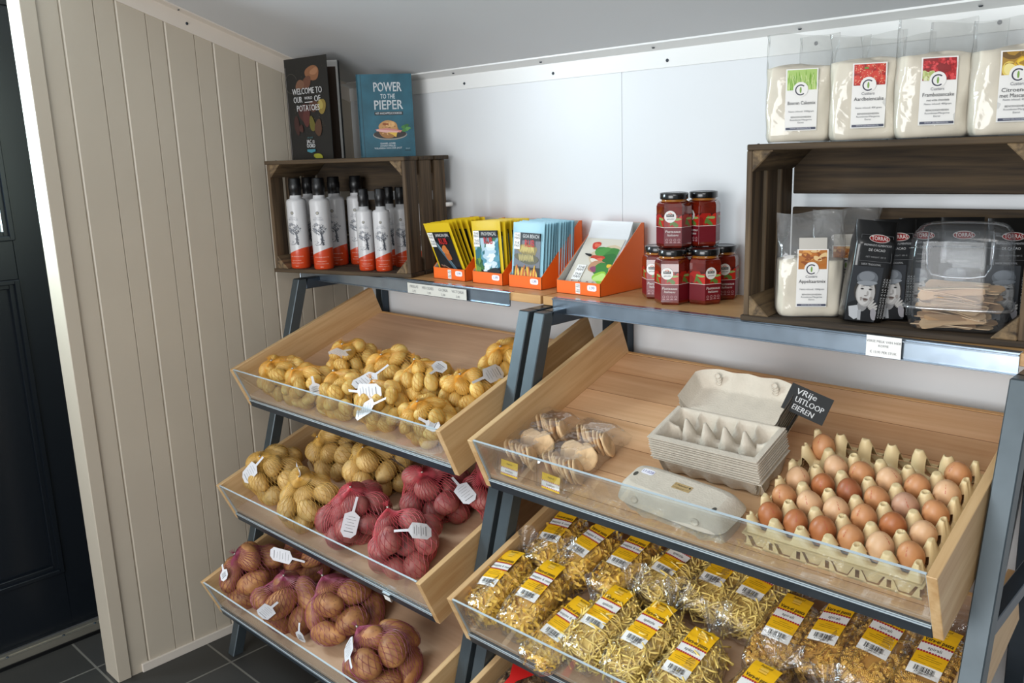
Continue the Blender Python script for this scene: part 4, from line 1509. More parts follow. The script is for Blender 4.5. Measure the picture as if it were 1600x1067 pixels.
def loft(prof, mat, n=56, yk=0.80):
    m = MB()
    m.grid(lambda u, v: (*rsq(2 * pi * u, *(lambda p: (p[0], p[0] * yk))(prof[round(v * (len(prof) - 1))])), prof[round(v * (len(prof) - 1))][1]), n, len(prof) - 1, mat, wrap=True)
    return m


m = loft([(0.055, 0.001), (0.071, 0.002), (0.078, 0.008), (0.083, 0.030), (0.085, 0.040)], M_['tub'])
m.f.append(list(range(56))[::-1])
m.m.append(0)
m.sm.append(False)
m.build('tub_base', t)
m = loft([(0.085, 0.040), (0.090, 0.041), (0.090, 0.045), (0.086, 0.046)], film('tub_rim_plastic', '#e4e9f0', 0.3, 0.08, 0, haze=0.15))
m.build('tub_rim', t)
m = loft([(0.086, 0.046), (0.086, 0.08), (0.084, 0.13), (0.082, 0.160), (0.077, 0.176), (0.068, 0.186), (0.050, 0.190), (0.02, 0.191)], M_['tub'])
m.f.append([7 * 56 + i for i in range(56)])
m.m.append(0)
m.sm.append(False)
m.build('tub_lid', t)
m = MB()
pts = [(-0.050, 0.186), (-0.052, 0.15), (-0.050, 0.118), (-0.042, 0.104), (-0.020, 0.100), (0.020, 0.100), (0.042, 0.104), (0.050, 0.118), (0.052, 0.15), (0.050, 0.186)]
m.tube([(x, -0.066 if z < 0.18 else -0.055, z) for x, z in pts], 0.0016, film('tub_ridge_plastic', '#e4e9f0', 0.25, 0.08, 0, haze=0.12), n=8)
m.tube([(x * 0.985, -0.0665, z) for x, z in [(-0.082, 0.150), (-0.04, 0.154), (0.04, 0.154), (0.082, 0.150)]], 0.0012, M_['tub'], n=6)
m.build('lid_recess', t)

SPW = [wood('spoon_birch_%s' % n, a, b, 'x', 8, 0.1, 0.55, 0.05) for n, a, b in (('pale', '#c9a67e', '#dcbf99'), ('warm', '#b98f66', '#cfa981'), ('dull', '#a98563', '#c29f7a'))]


def spoon_mesh(mat):
    m = MB()
    L, n = 0.108, 22
    up, lo = [], []
    for i in range(n + 1):
        k = i / n
        w = 0.0062 + 0.0012 * (1 - k) if k < 0.62 else 0.0064 + 0.0056 * math.sin(min(1, (k - 0.62) / 0.30) * pi / 2)
        if k > 0.92:
            w *= math.sqrt(max(0.02, 1 - ((k - 0.92) / 0.081) ** 2))
        if k < 0.03:
            w *= 0.6
        z = 0.006 * math.sin(k * pi) ** 1 * 0.35 + (0.004 * (k - 0.7) if k > 0.7 else 0)
        for s_ in (-1, 1):
            (up).append(((k - 0.5) * L, s_ * w, z + 0.0016))
            (lo).append(((k - 0.5) * L, s_ * w, z))
    k = len(up)
    fs = []
    for i in range(n):
        a = 2 * i
        fs += [(a, a + 2, a + 3, a + 1), (k + a, k + a + 1, k + a + 3, k + a + 2), (a, k + a, k + a + 2, a + 2), (a + 1, a + 3, k + a + 3, k + a + 1)]
    m.add(up + lo, fs, mat)
    return m.mesh('wooden_spoon')


sp_m = [spoon_mesh(q) for q in SPW]
rnd = random.Random(12)
for i in range(52):
    lay = i // 6
    o = link(sp_m[i % 3], 'wooden_spoon')
    rz = rnd.uniform(-0.45, 0.45) + (pi if rnd.random() < 0.5 else 0)
    o.matrix_world = CT @ TR(rnd.uniform(-0.020, 0.020), rnd.uniform(-0.048, 0.048), 0.0045 + lay * 0.0085 + rnd.uniform(0, 0.003), rz) @ RY(rnd.uniform(-0.12, 0.12)) @ RX(rnd.uniform(-0.15, 0.75) * (1 if math.cos(rz) > 0 else -1))
    tag(o, 'flat wooden spoon lying in the clear tub in the right crate', 'wooden spoon', 'wooden spoons in the clear tub')
# ------------------------------------------------------------------ potatoes in net bags
def potato_mat(name, c1, c2, spot, sscale=26, rough=0.55):
    m, nt, b, out = nm(name)
    tc = nt.nodes.new('ShaderNodeTexCoord')
    oi = nt.nodes.new('ShaderNodeObjectInfo')
    mul = nt.nodes.new('ShaderNodeVectorMath')
    mul.operation = 'SCALE'
    mul.inputs[0].default_value = (1.7, 4.1, 2.9)
    nt.links.new(oi.outputs['Random'], mul.inputs['Scale'])
    add = nt.nodes.new('ShaderNodeVectorMath')
    add.operation = 'ADD'
    nt.links.new(tc.outputs['Object'], add.inputs[0])
    nt.links.new(mul.outputs[0], add.inputs[1])
    n = nt.nodes.new('ShaderNodeTexNoise')
    n.inputs['Scale'].default_value = 32
    n.inputs['Detail'].default_value = 5
    nt.links.new(add.outputs[0], n.inputs['Vector'])
    r = nt.nodes.new('ShaderNodeValToRGB')
    r.color_ramp.elements[0].position = 0.32
    r.color_ramp.elements[1].position = 0.68
    r.color_ramp.elements[0].color = lin(c1)
    r.color_ramp.elements[1].color = lin(c2)
    nt.links.new(n.outputs['Fac'], r.inputs[0])
    v = nt.nodes.new('ShaderNodeTexVoronoi')
    v.inputs['Scale'].default_value = sscale * 3
    nt.links.new(add.outputs[0], v.inputs['Vector'])
    r2 = nt.nodes.new('ShaderNodeValToRGB')
    r2.color_ramp.elements[0].position = 0.08
    r2.color_ramp.elements[1].position = 0.20
    r2.color_ramp.elements[0].color = (1, 1, 1, 1)
    r2.color_ramp.elements[1].color = (0, 0, 0, 1)
    nt.links.new(v.outputs['Distance'], r2.inputs[0])
    ms = nt.nodes.new('ShaderNodeMath')
    ms.operation = 'MULTIPLY'
    ms.inputs[1].default_value = 0.55
    nt.links.new(r2.outputs[0], ms.inputs[0])
    mx = nt.nodes.new('ShaderNodeMix')
    mx.data_type = 'RGBA'
    nt.links.new(ms.outputs[0], mx.inputs[0])
    nt.links.new(r.outputs[0], mx.inputs[6])
    mx.inputs[7].default_value = lin(spot)
    hs = nt.nodes.new('ShaderNodeHueSaturation')
    mr = nt.nodes.new('ShaderNodeMapRange')
    mr.inputs[3].default_value = 0.82
    mr.inputs[4].default_value = 1.12
    nt.links.new(oi.outputs['Random'], mr.inputs[0])
    nt.links.new(mr.outputs[0], hs.inputs['Value'])
    nt.links.new(mx.outputs[2], hs.inputs['Color'])
    nt.links.new(hs.outputs[0], b.inputs['Base Color'])
    b.inputs['Roughness'].default_value = rough
    bp = nt.nodes.new('ShaderNodeBump')
    bp.inputs['Strength'].default_value = 0.25
    bp.inputs['Distance'].default_value = 0.003
    nt.links.new(n.outputs['Fac'], bp.inputs['Height'])
    nt.links.new(bp.outputs[0], b.inputs['Normal'])
    return m


def potato_meshes(mat, axes, n, seed, sub=3):
    out = []
    for k in range(n):
        rnd = random.Random(seed + k)
        bm = bmesh.new()
        bmesh.ops.create_icosphere(bm, subdivisions=sub, radius=1)
        ph = [rnd.uniform(0, 6.28) for _ in range(6)]
        eyes = [(Vector((rnd.gauss(0, 1), rnd.gauss(0, 1), rnd.gauss(0, 1))).normalized(), rnd.uniform(0.02, 0.05)) for _ in range(7)]
        ax = (axes[0] * rnd.uniform(0.92, 1.08), axes[1] * rnd.uniform(0.94, 1.06), axes[2] * rnd.uniform(0.92, 1.05))
        for v in bm.verts:
            p = v.co.copy()
            d = 1 + 0.045 * math.sin(2.3 * p.x + ph[0]) * math.cos(1.7 * p.y + ph[1]) + 0.035 * math.sin(3.1 * p.z + 2.2 * p.x + ph[2]) + 0.02 * math.sin(5 * p.y + ph[3])
            for e, s_ in eyes:
                q = (p - e).length
                if q < 0.3:
                    d -= s_ * (1 - q / 0.3) ** 2
            v.co = Vector((p.x * ax[0], p.y * ax[1] * (1 + 0.10 * p.x * math.sin(ph[4])), p.z * ax[2])) * d
            v.co.z += 0.10 * ax[2] * (p.x ** 2) * math.sin(ph[5])
        for f in bm.faces:
            f.smooth = True
        me = bpy.data.meshes.new('potato')
        bm.to_mesh(me)
        bm.free()
        me.materials.append(mat)
        out.append((me, ax))
    return out


KIND = {
    'small': dict(mat=potato_mat('small_yellow_potato_skin', '#c49a48', '#e2c172', '#8a5f22'), axes=(0.0262, 0.0192, 0.0185), r=0.0205, n=29, net='#d99a35', N=40, cat='potato', name='yellow_potato'),
    'large': dict(mat=potato_mat('large_yellow_potato_skin', '#b28e52', '#d6b372', '#6f4d22'), axes=(0.037, 0.0305, 0.0285), r=0.0312, n=15, net='#d6aa55', N=42, cat='potato', name='yellow_potato'),
    'red': dict(mat=potato_mat('red_potato_skin', '#833f3d', '#ad6860', '#5a2624'), axes=(0.037, 0.031, 0.029), r=0.0315, n=16, net='#c24a54', N=40, cat='potato', name='red_potato'),
    'brown': dict(mat=potato_mat('brown_potato_skin', '#8a5433', '#ba8450', '#573420'), axes=(0.053, 0.036, 0.0335), r=0.0385, n=9, net='#93445c', N=38, cat='potato', name='brown_potato'),
}
for k_, d_ in KIND.items():
    d_['me'] = potato_meshes(d_['mat'], d_['axes'], 6, 11)
    d_['netm'] = P('net_' + k_, d_['net'], 0.35, spec=0.5)
TAGM = P('paper_tag', '#dedde0', 0.55)
CLIPM = P('tin_clip', '#b8b4a8', 0.35, metal=0.7)


def settle(bags, x0, x1, seed):
    """let the potatoes of one tray push each other apart on the sloping board"""
    rs = np.random.RandomState(seed)
    own, pos, rad, idx = [], [], [], []
    for bi, (nm_, kind, cx, cu, frac) in enumerate(bags):
        K = KIND[kind]
        n = int(round(K['n'] * frac))
        for i in range(n):
            own.append(bi)
            rad.append(K['r'])
            s = K['r'] * 2.1
            pos.append((cx + rs.normal() * s, cu + rs.normal() * s, K['r'] * (1 + 3 * rs.rand())))
    own, pos, rad = np.array(own), np.array(pos), np.array(rad)
    cen = np.array([(b[2], b[3]) for b in bags])
    for it in range(700):
        f = 0.030 if it < 450 else 0.010
        tgt = np.c_[cen[own], rad * 1.55]
        d = tgt - pos
        pos += d * np.array([f, f, f * 0.9])
        for rep in range(2):
            D = pos[:, None] - pos[None]
            L = np.sqrt((D ** 2).sum(-1)) + np.eye(len(pos))
            mn = rad[:, None] + rad[None]
            same = own[:, None] == own[None]
            mn = np.where(same, mn, mn * 1.03)
            ov = np.clip(mn - L, 0, None) * (1 - np.eye(len(pos)))
            pos += ((D / L[..., None]) * ov[..., None]).sum(1) * 0.28
            pos[:, 2] = np.maximum(pos[:, 2], rad * 0.93)
            pos[:, 1] = np.maximum(pos[:, 1], rad + np.where(pos[:, 2] > 0.05, -0.022, -0.016))
            pos[:, 0] = np.clip(pos[:, 0], x0 + rad, x1 - rad)
    return own, pos, rad


def ell_A(Rm, ax):
    return Rm @ np.diag(ax)


def fill_tray(t, bags, tags, seed, x0=0.168, x1=1.094):
    own, pos, rad = settle(bags, x0, x1, seed)
    rs = np.random.RandomState(seed + 5)
    M = tray_M(t)
    els = []
    for i in range(len(own)):
        nm_, kind, cx, cu, frac = bags[own[i]]
        K = KIND[kind]
        me, ax = K['me'][rs.randint(6)]
        # long axis roughly along the skin of the heap
        d = pos[i] - np.array([cx, cu, rad[i] * 1.2])
        d = d / (np.linalg.norm(d) + 1e-6)
        q = rs.normal(size=3)
        q[2] *= 0.55
        q -= d * (q @ d) * 0.9
        X = q / np.linalg.norm(q)
        Z = np.cross(X, rs.normal(size=3))
        Z /= np.linalg.norm(Z)
        Rm = np.c_[X, np.cross(Z, X), Z]
        o = link(me, K['name'])
        L = Matrix([list(Rm[0]) + [pos[i][0]], list(Rm[1]) + [pos[i][1]], list(Rm[2]) + [pos[i][2]], [0, 0, 0, 1]])
        o.matrix_world = M @ L
        els.append((own[i], pos[i], ell_A(Rm, ax)))
        tag(o, LAB[nm_][0], 'potato', LAB[nm_][1])
    # nets
    rsn = np.random.RandomState(1)
    nrm = rsn.normal(size=(500, 3))
    nrm /= np.linalg.norm(nrm, axis=1)[:, None]
    roots = {}
    for bi, (nm_, kind, cx, cu, frac) in enumerate(bags):
        K = KIND[kind]
        E_ = [(p, A) for o_, p, A in els if o_ == bi]
        c = np.mean([p for p, A in E_], axis=0)
        neck = NECK.get(nm_)
        if neck is None:
            neck = np.array([0.1, -0.25, 1.0])
        neck = np.array(neck, float)
        neck /= np.linalg.norm(neck)
        e1 = np.cross(neck, (0.3, 0.9, 0.1))
        e1 /= np.linalg.norm(e1)
        e2 = np.cross(neck, e1)
        hn = np.max([nrm @ (p - c) + np.linalg.norm(nrm @ A, axis=1) for p, A in E_], axis=0) + 0.0012

        def radius(dirs):
            den = dirs @ nrm.T
            q = np.where(den > 0.05, hn[None] / np.maximum(den, 0.05), 9)
            hull = q.min(1)
            ray = np.zeros(len(dirs))
            for p, A in E_:
                Ai = np.linalg.inv(A)
                dd, oo = dirs @ Ai.T, Ai @ (p - c)
                a_, b_, c_ = (dd ** 2).sum(1), dd @ oo, (oo ** 2).sum() - 1
                disc = b_ ** 2 - a_ * c_
                tt = np.where(disc > 0, (b_ + np.sqrt(np.maximum(disc, 0))) / a_, 0)
                ray = np.maximum(ray, tt)
            r_ = np.maximum(ray + 0.0010, hull * 0.90)
            r_ = np.minimum(r_, hull)
            # rest on the board
            lim = np.where(dirs[:, 2] < -1e-3, (c[2] - 0.0008) / np.maximum(-dirs[:, 2], 1e-3), 9)
            return np.minimum(r_, lim)
        N = K['N']
        S = 44
        th = np.concatenate([np.linspace(0.10, 0.55, 10), np.linspace(0.6, pi - 0.06, S - 10)])
        vs, fs = [], []
        cs = np.array([(1, 0), (-0.5, 0.866), (-0.5, -0.866)])
        sr = {'small': 0.00038, 'large': 0.0005}.get(kind, 0.00052)
        rtop = float(radius(neck[None])[0])
        tie = c + neck * (rtop + 0.012)
        for fam in (1, -1):
            for k in range(N):
                ph = 2 * pi * k / N + fam * 1.35 * th / pi * (1.0) + (0 if fam == 1 else pi / N)
                dirs = np.sin(th)[:, None] * (np.cos(ph)[:, None] * e1 + np.sin(ph)[:, None] * e2) + np.cos(th)[:, None] * neck
                rr = radius(dirs)
                p = c + dirs * rr[:, None]
                # gather towards the clip
                g = np.clip((0.62 - th) / 0.52, 0, 1)[:, None] ** 2
                p = p * (1 - 0.75 * g) + (tie + 0.002 * dirs) * 0.75 * g
                p[:, 2] = np.maximum(p[:, 2], 0.0006)
                p = np.vstack([tie + 0.0025 * (np.cos(ph[0]) * e1 + np.sin(ph[0]) * e2), p])
                out = np.vstack([neck, dirs])
                tg = np.gradient(p, axis=0)
                tg /= np.linalg.norm(tg, axis=1)[:, None] + 1e-9
                sd = np.cross(tg, out)
                sd /= np.linalg.norm(sd, axis=1)[:, None] + 1e-9
                b0 = len(vs)
                for j in range(len(p)):
                    for a_, b_ in cs:
                        vs.append(tuple(p[j] + out[j] * (a_ * sr) + sd[j] * (b_ * sr) - c))
                for j in range(len(p) - 1):
                    for a_ in range(3):
                        q0, q1 = b0 + 3 * j + a_, b0 + 3 * j + (a_ + 1) % 3
                        fs.append((q0, q1, q1 + 3, q0 + 3))
        # tuft above the clip
        for k in range(14):
            a_ = 2 * pi * k / 14
            v0 = tie - c
            d0 = neck * 0.016 + (math.cos(a_) * e1 + math.sin(a_) * e2) * (0.004 + 0.003 * (k % 3))
            b0 = len(vs)
            for q in (0, 1):
                for a2, b2 in cs:
                    vs.append(tuple(v0 + d0 * q + e1 * a2 * sr + e2 * b2 * sr))
            for a2 in range(3):
                fs.append((b0 + a2, b0 + (a2 + 1) % 3, b0 + 3 + (a2 + 1) % 3, b0 + 3 + a2))
        root = thing('net_bag', LAB[nm_][2], 'net bag', M @ Matrix.Translation(tuple(c)), LAB[nm_][3])
        me = bpy.data.meshes.new('netting')
        me.from_pydata(vs, [], fs)
        me.materials.append(K['netm'])
        link(me, 'netting', root)
        m = MB()
        tv = tie - c
        m.tube([tuple(tv - neck * 0.003), tuple(tv + neck * 0.003)], 0.0034, CLIPM, n=8)
        m.build('clip', root)
        roots[nm_] = (root, c)
    # paper tags, each laid just clear of the potatoes under it
    def need(p0, p1, step=0.004):
        for w in np.arange(0.24, 0.0, -step):
            p = p0 + (p1 - p0) * w / 0.1
            for o_, q, A in els:
                if np.linalg.norm(np.linalg.solve(A, p - q)) < 1.24:
                    return w + step
        return 0.010
    view = np.array([0.70, -0.55, 0.55])
    for q, (nm_, a0, a1, b0, b1) in enumerate(tags):
        root, c = roots[nm_]
        a0, a1, b0, b1 = [np.array([*v_, z_]) for v_, z_ in ((a0, 0.0), (a1, 0.1), (b0, 0.0), (b1, 0.1))]
        wa, wb = need(a0, a1), need(b0, b1)
        ex = 0.0
        for s_ in (0.25, 0.5, 0.75):
            ex = max(ex, need(a0 + (b0 - a0) * s_, a1 + (b1 - a1) * s_) - (wa + (wb - wa) * s_))
        A_, B_ = a0 + (a1 - a0) * (wa + ex * 0.6) / 0.1, b0 + (b1 - b0) * (wb + ex) / 0.1
        X = B_ - A_
        Ln = min(max(np.linalg.norm(X), 0.055), 0.13)
        X /= np.linalg.norm(X)
        Z = view + 0.35 * rs.normal(size=3)
        Z -= X * (Z @ X)
        Z /= np.linalg.norm(Z)
        Y = np.cross(Z, X)
        m = MB()
        hw = min(0.0205, Ln * 0.27) if nm_ != 'y4' else 0.006
        s0 = Ln * 0.36
        bend = rs.uniform(-0.006, 0.010)

        def zf(x):
            return bend * math.sin(pi * x / Ln) + 0.0
        xs = [0, s0 * 0.5, s0, s0 + hw * 0.5, s0 + hw * 0.5 + (Ln - s0 - hw * 1.1) * 0.5, Ln - hw * 0.6, Ln - hw * 0.1, Ln]
        ws = [0.0032, 0.0032, 0.0036, hw, hw, hw, hw * 0.55, hw * 0.5]
        vs = [(x, s * w_, zf(x) + zz) for zz in (0.0004, 0) for x, w_ in zip(xs, ws) for s in (-1, 1)]
        n = len(xs)
        fs = []
        for i in range(n - 1):
            fs += [(2 * i, 2 * i + 2, 2 * i + 3, 2 * i + 1), (2 * n + 2 * i, 2 * n + 2 * i + 1, 2 * n + 2 * i + 3, 2 * n + 2 * i + 2)]
        m.add(vs, fs, TAGM)
        if hw > 0.008:
            for i in range(5):
                xx = s0 + hw * 0.7 + i * (Ln - s0 - hw * 1.5) / 5
                m.rect(0, 0, 0.0009, hw * (1.3 if i % 2 else 0.9), M_['inkg'], Matrix.Translation((xx, 0, zf(xx) + 0.0008)))
            m.rect(Ln - hw * 0.75, 0, 0.002, hw * 1.2, M_['inkg'], None, zf(Ln - hw * 0.75) + 0.0009)
        Lm = Matrix([[X[0], Y[0], Z[0], A_[0] - c[0]], [X[1], Y[1], Z[1], A_[1] - c[1]], [X[2], Y[2], Z[2], A_[2] - c[2]], [0, 0, 0, 1]])
        m.build('paper_tag', root, M=Lm)


LAB, NECK = {}, {}


def bagset(tray_txt, spec):
    for nm_, txt, potato in spec:
        LAB[nm_] = ('%s in the net bag %s' % (potato, txt), 'potatoes of the net bag %s' % txt, 'net bag of %s %s' % (potato.split(' ', 1)[1] + 'es' if not potato.endswith('es') else potato, txt), 'net bags of potatoes in the %s tray' % tray_txt)


bagset('top left', [(k, v, 'small yellow potato') for k, v in dict(
    b1='at the top tray front left corner', b2='second from left along the top tray front', b3='at the back left of the top tray pile',
    b4='at the middle front of the top tray', b5='at the middle back of the top tray', b6='second from right along the top tray front', b7='in the centre right of the top tray pile',
    b8='beside the right panel in the top tray', b9='highest up beside the top tray right panel', b10='at the top tray front right corner').items()])
bagset('middle left', [(k, v, 'yellow potato') for k, v in dict(y1='at the left end of the middle tray', y2='at the back left of the middle tray', y3='at the back centre of the middle tray', y4='at the middle tray front, beside red ones').items()] +
       [(k, v, 'red potato') for k, v in dict(r1='in the centre of the middle tray', r2='at the back right of the middle tray', r3='at the front right of the middle tray', r4='in the far right shade of the middle tray').items()])
bagset('lowest left', [(k, v, 'brown potato') for k, v in dict(p1='at the left end of the lowest tray', p2='at the back left of the lowest tray', p3='second from left along the lowest tray front', p4='in the centre of the lowest tray', p5='at the right of the lowest tray').items()])
NECK.update(b2=(-0.2, -0.3, 1), b7=(-0.4, 0.1, 1), b4=(-0.5, 0.2, 1), b6=(-0.6, 0.3, 1), y2=(-0.1, -0.6, 1), y4=(0.1, 0.0, 1), r3=(-0.3, 0.1, 1), r1=(0.1, 0.1, 1), p3=(0.0, 0.3, 1), p4=(-0.6, 0.1, 0.9), p5=(-0.7, 0.0, 0.8), p2=(0.9, 0.1, 0.6))

fill_tray(1, [('b1', 'small', 0.285, 0.050, 1.0), ('b2', 'small', 0.440, 0.042, 1.0), ('b3', 'small', 0.462, 0.190, 1.05), ('b4', 'small', 0.610, 0.045, 1.0), ('b5', 'small', 0.650, 0.185, 1.05),
              ('b6', 'small', 0.775, 0.045, 1.0), ('b7', 'small', 0.830, 0.165, 1.15), ('b8', 'small', 0.985, 0.175, 1.0), ('b9', 'small', 0.990, 0.325, 1.05), ('b10', 'small', 0.970, 0.035, 1.0)], [
    ('b3', (0.286, 0.301), (0.495, 0.182), (0.230, 0.207), (0.444, 0.097)),
    ('b2', (0.295, 0.135), (0.503, 0.031), (0.397, 0.076), (0.596, -0.023)),
    ('b5', (0.518, 0.269), (0.705, 0.153), (0.505, 0.139), (0.694, 0.035)),
    ('b4', (0.509, 0.119), (0.697, 0.016), (0.663, 0.160), (0.837, 0.054)),
    ('b6', (0.671, 0.129), (0.845, 0.025), (0.647, 0.011), (0.822, -0.082)),
    ('b7', (0.706, 0.272), (0.876, 0.155), (0.703, 0.333), (0.873, 0.211)),
    ('b9', (0.878, 0.275), (1.032, 0.158), (0.917, 0.356), (1.068, 0.231)),
    ('b10', (0.855, 0.089), (1.012, -0.011), (0.948, 0.076), (1.095, -0.023))], 21)
fill_tray(2, [('y1', 'large', 0.255, 0.105, 1.0), ('y2', 'large', 0.345, 0.290, 1.1), ('y3', 'large', 0.570, 0.270, 1.25), ('y4', 'large', 0.475, 0.075, 1.0),
              ('r1', 'red', 0.690, 0.095, 1.0), ('r2', 'red', 0.850, 0.255, 1.1), ('r3', 'red', 0.915, 0.075, 1.0), ('r4', 'red', 1.010, 0.340, 0.9)], [
    ('y1', (-0.011, 0.199), (0.174, 0.127), (0.068, 0.029), (0.247, -0.031)),
    ('y2', (0.209, 0.247), (0.378, 0.171), (0.311, 0.160), (0.473, 0.091)),
    ('y4', (0.137, 0.241), (0.311, 0.166), (0.326, 0.140), (0.487, 0.072)),
    ('r1', (0.525, 0.196), (0.672, 0.124), (0.652, 0.057), (0.789, -0.004)),
    ('r3', (0.766, 0.137), (0.895, 0.070), (0.877, 0.181), (0.998, 0.110)),
    ('r2', (0.751, 0.385), (0.881, 0.300), (0.894, 0.327), (1.014, 0.245)),
    ('y3', (0.470, 0.391), (0.620, 0.305), (0.607, 0.341), (0.748, 0.258))], 33)
fill_tray(3, [('p1', 'brown', 0.245, 0.085, 1.0), ('p2', 'brown', 0.360, 0.235, 0.9), ('p3', 'brown', 0.480, 0.065, 0.9), ('p4', 'brown', 0.650, 0.135, 1.1), ('p5', 'brown', 0.915, 0.065, 0.9)], [
    ('p1', (-0.009, 0.091), (0.148, 0.047), (0.076, 0.053), (0.228, 0.011)),
    ('p2', (0.275, 0.238), (0.415, 0.185), (0.067, 0.200), (0.220, 0.150)),
    ('p3', (0.350, 0.081), (0.485, 0.038), (0.350, 0.001), (0.485, -0.038)),
    ('p4', (0.494, 0.063), (0.621, 0.021), (0.572, 0.023), (0.693, -0.017)),
    ('p5', (0.787, 0.035), (0.895, -0.006), (0.649, 0.124), (0.766, 0.078))], 47)
# ------------------------------------------------------------------ eggs, egg tray, cartons, cookies, sign
PULP = P('grey_moulded_pulp', '#c9beae', 0.85, var=0.06, vscale=30, bump=0.5, bscale=260)
EGGT = P('pale_yellow_egg_tray_plastic', '#dcc596', 0.4, var=0.03, vscale=20)


def hfield(m, x0, x1, u0, u1, nx, nu, f, mat, hole=None):
    vs = [(x0 + (x1 - x0) * i / nx, u0 + (u1 - u0) * j / nu, 0) for j in range(nu + 1) for i in range(nx + 1)]
    vs = [(x, u, f(x, u)) for x, u, _ in vs]
    fs = []
    for j in range(nu):
        for i in range(nx):
            a = j * (nx + 1) + i
            if hole and hole((vs[a][0] + vs[a + nx + 2][0]) / 2, (vs[a][1] + vs[a + nx + 2][1]) / 2):
                continue
            fs.append((a, a + 1, a + nx + 2, a + nx + 1))
    m.add(vs, fs, mat, None, True)


EX0, EU0, EPX, EPU = 1.873, 0.056, 0.0482, 0.0545
tx0, tx1, tu0, tu1 = EX0 - 0.031, EX0 + 5 * EPX + 0.031, EU0 - 0.041, EU0 + 4 * EPU + 0.034
ET = tray_M(1, tx0, tu0, 0.0)
et = thing('egg_tray', 'pale yellow plastic thirty-egg tray in the upper right wooden tray', 'egg tray', ET)
m = MB()


def etf(x, u):
    x, u = x + tx0, u + tu0
    ci, cj = (x - EX0) / EPX, (u - EU0) / EPU
    i, j = min(5, max(0, round(ci))), min(4, max(0, round(cj)))
    dc = math.hypot((ci - i) * EPX, (cj - j) * EPU)
    pi_, pj = math.floor(ci) + 0.5, math.floor(cj) + 0.5
    dp = math.hypot((ci - pi_) * EPX, (cj - pj) * EPU)
    edge = min(x - tx0, tx1 - x, u - tu0, tu1 - u)
    z = 0.029 - 0.020 * math.exp(-(dc / 0.0165) ** 2)
    pk = 0.034 * (1 if dp < 0.0072 else max(0.0, 1 - (dp - 0.0072) / 0.0125))
    if dp < 0.0042 and (round(pi_ - 0.5) + round(pj - 0.5)) % 2 == 0:
        pk -= 0.006
    z = max(z, 0.026 + pk) if pk > 0 else z
    if edge < 0.004:
        z = min(z, 0.0255)
    return z


def eth(x, u):
    x, u = x + tx0, u + tu0
    ci, cj = (x - EX0) / EPX, (u - EU0) / EPU
    fi, fj = abs(ci - round(ci)), abs(cj - round(cj))
    # oval windows through the walls between neighbouring pegs on the rim
    for (a, b, lim) in ((ci - math.floor(ci) - 0.5, cj, 4), (cj - math.floor(cj) - 0.5, ci, 5)):
        pass
    e = min(abs(cj + 0.34), abs(cj - 4.34)) if fi < 0.23 else 9
    e2 = min(abs(ci + 0.36), abs(ci - 5.36)) if fj < 0.23 else 9
    return e < 0.13 or e2 < 0.13


hfield(m, 0, tx1 - tx0, 0, tu1 - tu0, 160, 150, etf, EGGT, eth)
m.build('egg_cups', et)
m = MB()
W_, U_ = tx1 - tx0, tu1 - tu0


def skirt(n, length, place):
    # moulded wall under the ledge: a V-shaped cup per egg, a slotted foot between two cups
    p = length / n
    for k in range(n + 1):
        a = k * p
        lo, hi = max(0, a - p * 0.34), min(length, a + p * 0.34)
        s0, s1 = max(0, a - p * 0.07), min(length, a + p * 0.07)
        t0, t1 = max(0, a - p * 0.10), min(length, a + p * 0.10)
        for pl in ([(t0, 0.022), (s0, 0.018), (s0, 0.0), (lo, 0.0)], [(s1, 0.018), (t1, 0.022), (hi, 0.0), (s1, 0.0)],
                   [(t0, 0.022), (t1, 0.022), (s1, 0.018), (s0, 0.018)], [(s0, 0.005), (s1, 0.005), (s1, 0.0), (s0, 0.0)]):
            m.add([place(*q) for q in pl], [tuple(range(len(pl)))[::-1]], EGGT)
    for k in range(n):
        a = k * p
        vs = [np.array(place(*q)) for q in ((a + p * 0.06, 0.024), (a + p * 0.94, 0.024), (a + p * 0.66, 0.002), (a + p * 0.34, 0.002))]
        inn = np.array([W_ / 2, U_ / 2, 0.012])
        vs = [v + (inn - v) * np.array([0.03, 0.03, 0]) for v in vs]
        c = sum(vs) / 4 - (inn - sum(vs) / 4) * np.array([0.035, 0.035, 0])
        m.add([tuple(v) for v in vs] + [tuple(c)], [(1, 0, 4), (2, 1, 4), (3, 2, 4), (0, 3, 4)], EGGT, None, True)
    m.add([place(0, 0.003), place(length, 0.003), place(length, 0.0), place(0, 0.0)], [(3, 2, 1, 0)], EGGT)


skirt(6, W_, lambda a, z: (a, 0.002 - (0.027 - z) * 0.30, z))
skirt(6, W_, lambda a, z: (a, U_ - 0.002 + (0.027 - z) * 0.2, z))
skirt(5, U_, lambda a, z: (W_ - 0.002 + (0.027 - z) * 0.2, a, z))
skirt(5, U_, lambda a, z: (0.002 - (0.027 - z) * 0.2, a, z))
m.box(-0.003, W_ + 0.003, -0.003, 0.002, 0.0235, 0.0255, EGGT)
m.box(-0.003, W_ + 0.003, U_ - 0.002, U_ + 0.003, 0.0235, 0.0255, EGGT)
m.box(-0.003, 0.002, 0.002, U_ - 0.002, 0.0235, 0.0255, EGGT)
m.box(W_ - 0.002, W_ + 0.003, 0.002, U_ - 0.002, 0.0235, 0.0255, EGGT)
m.build('tray_rim', et)


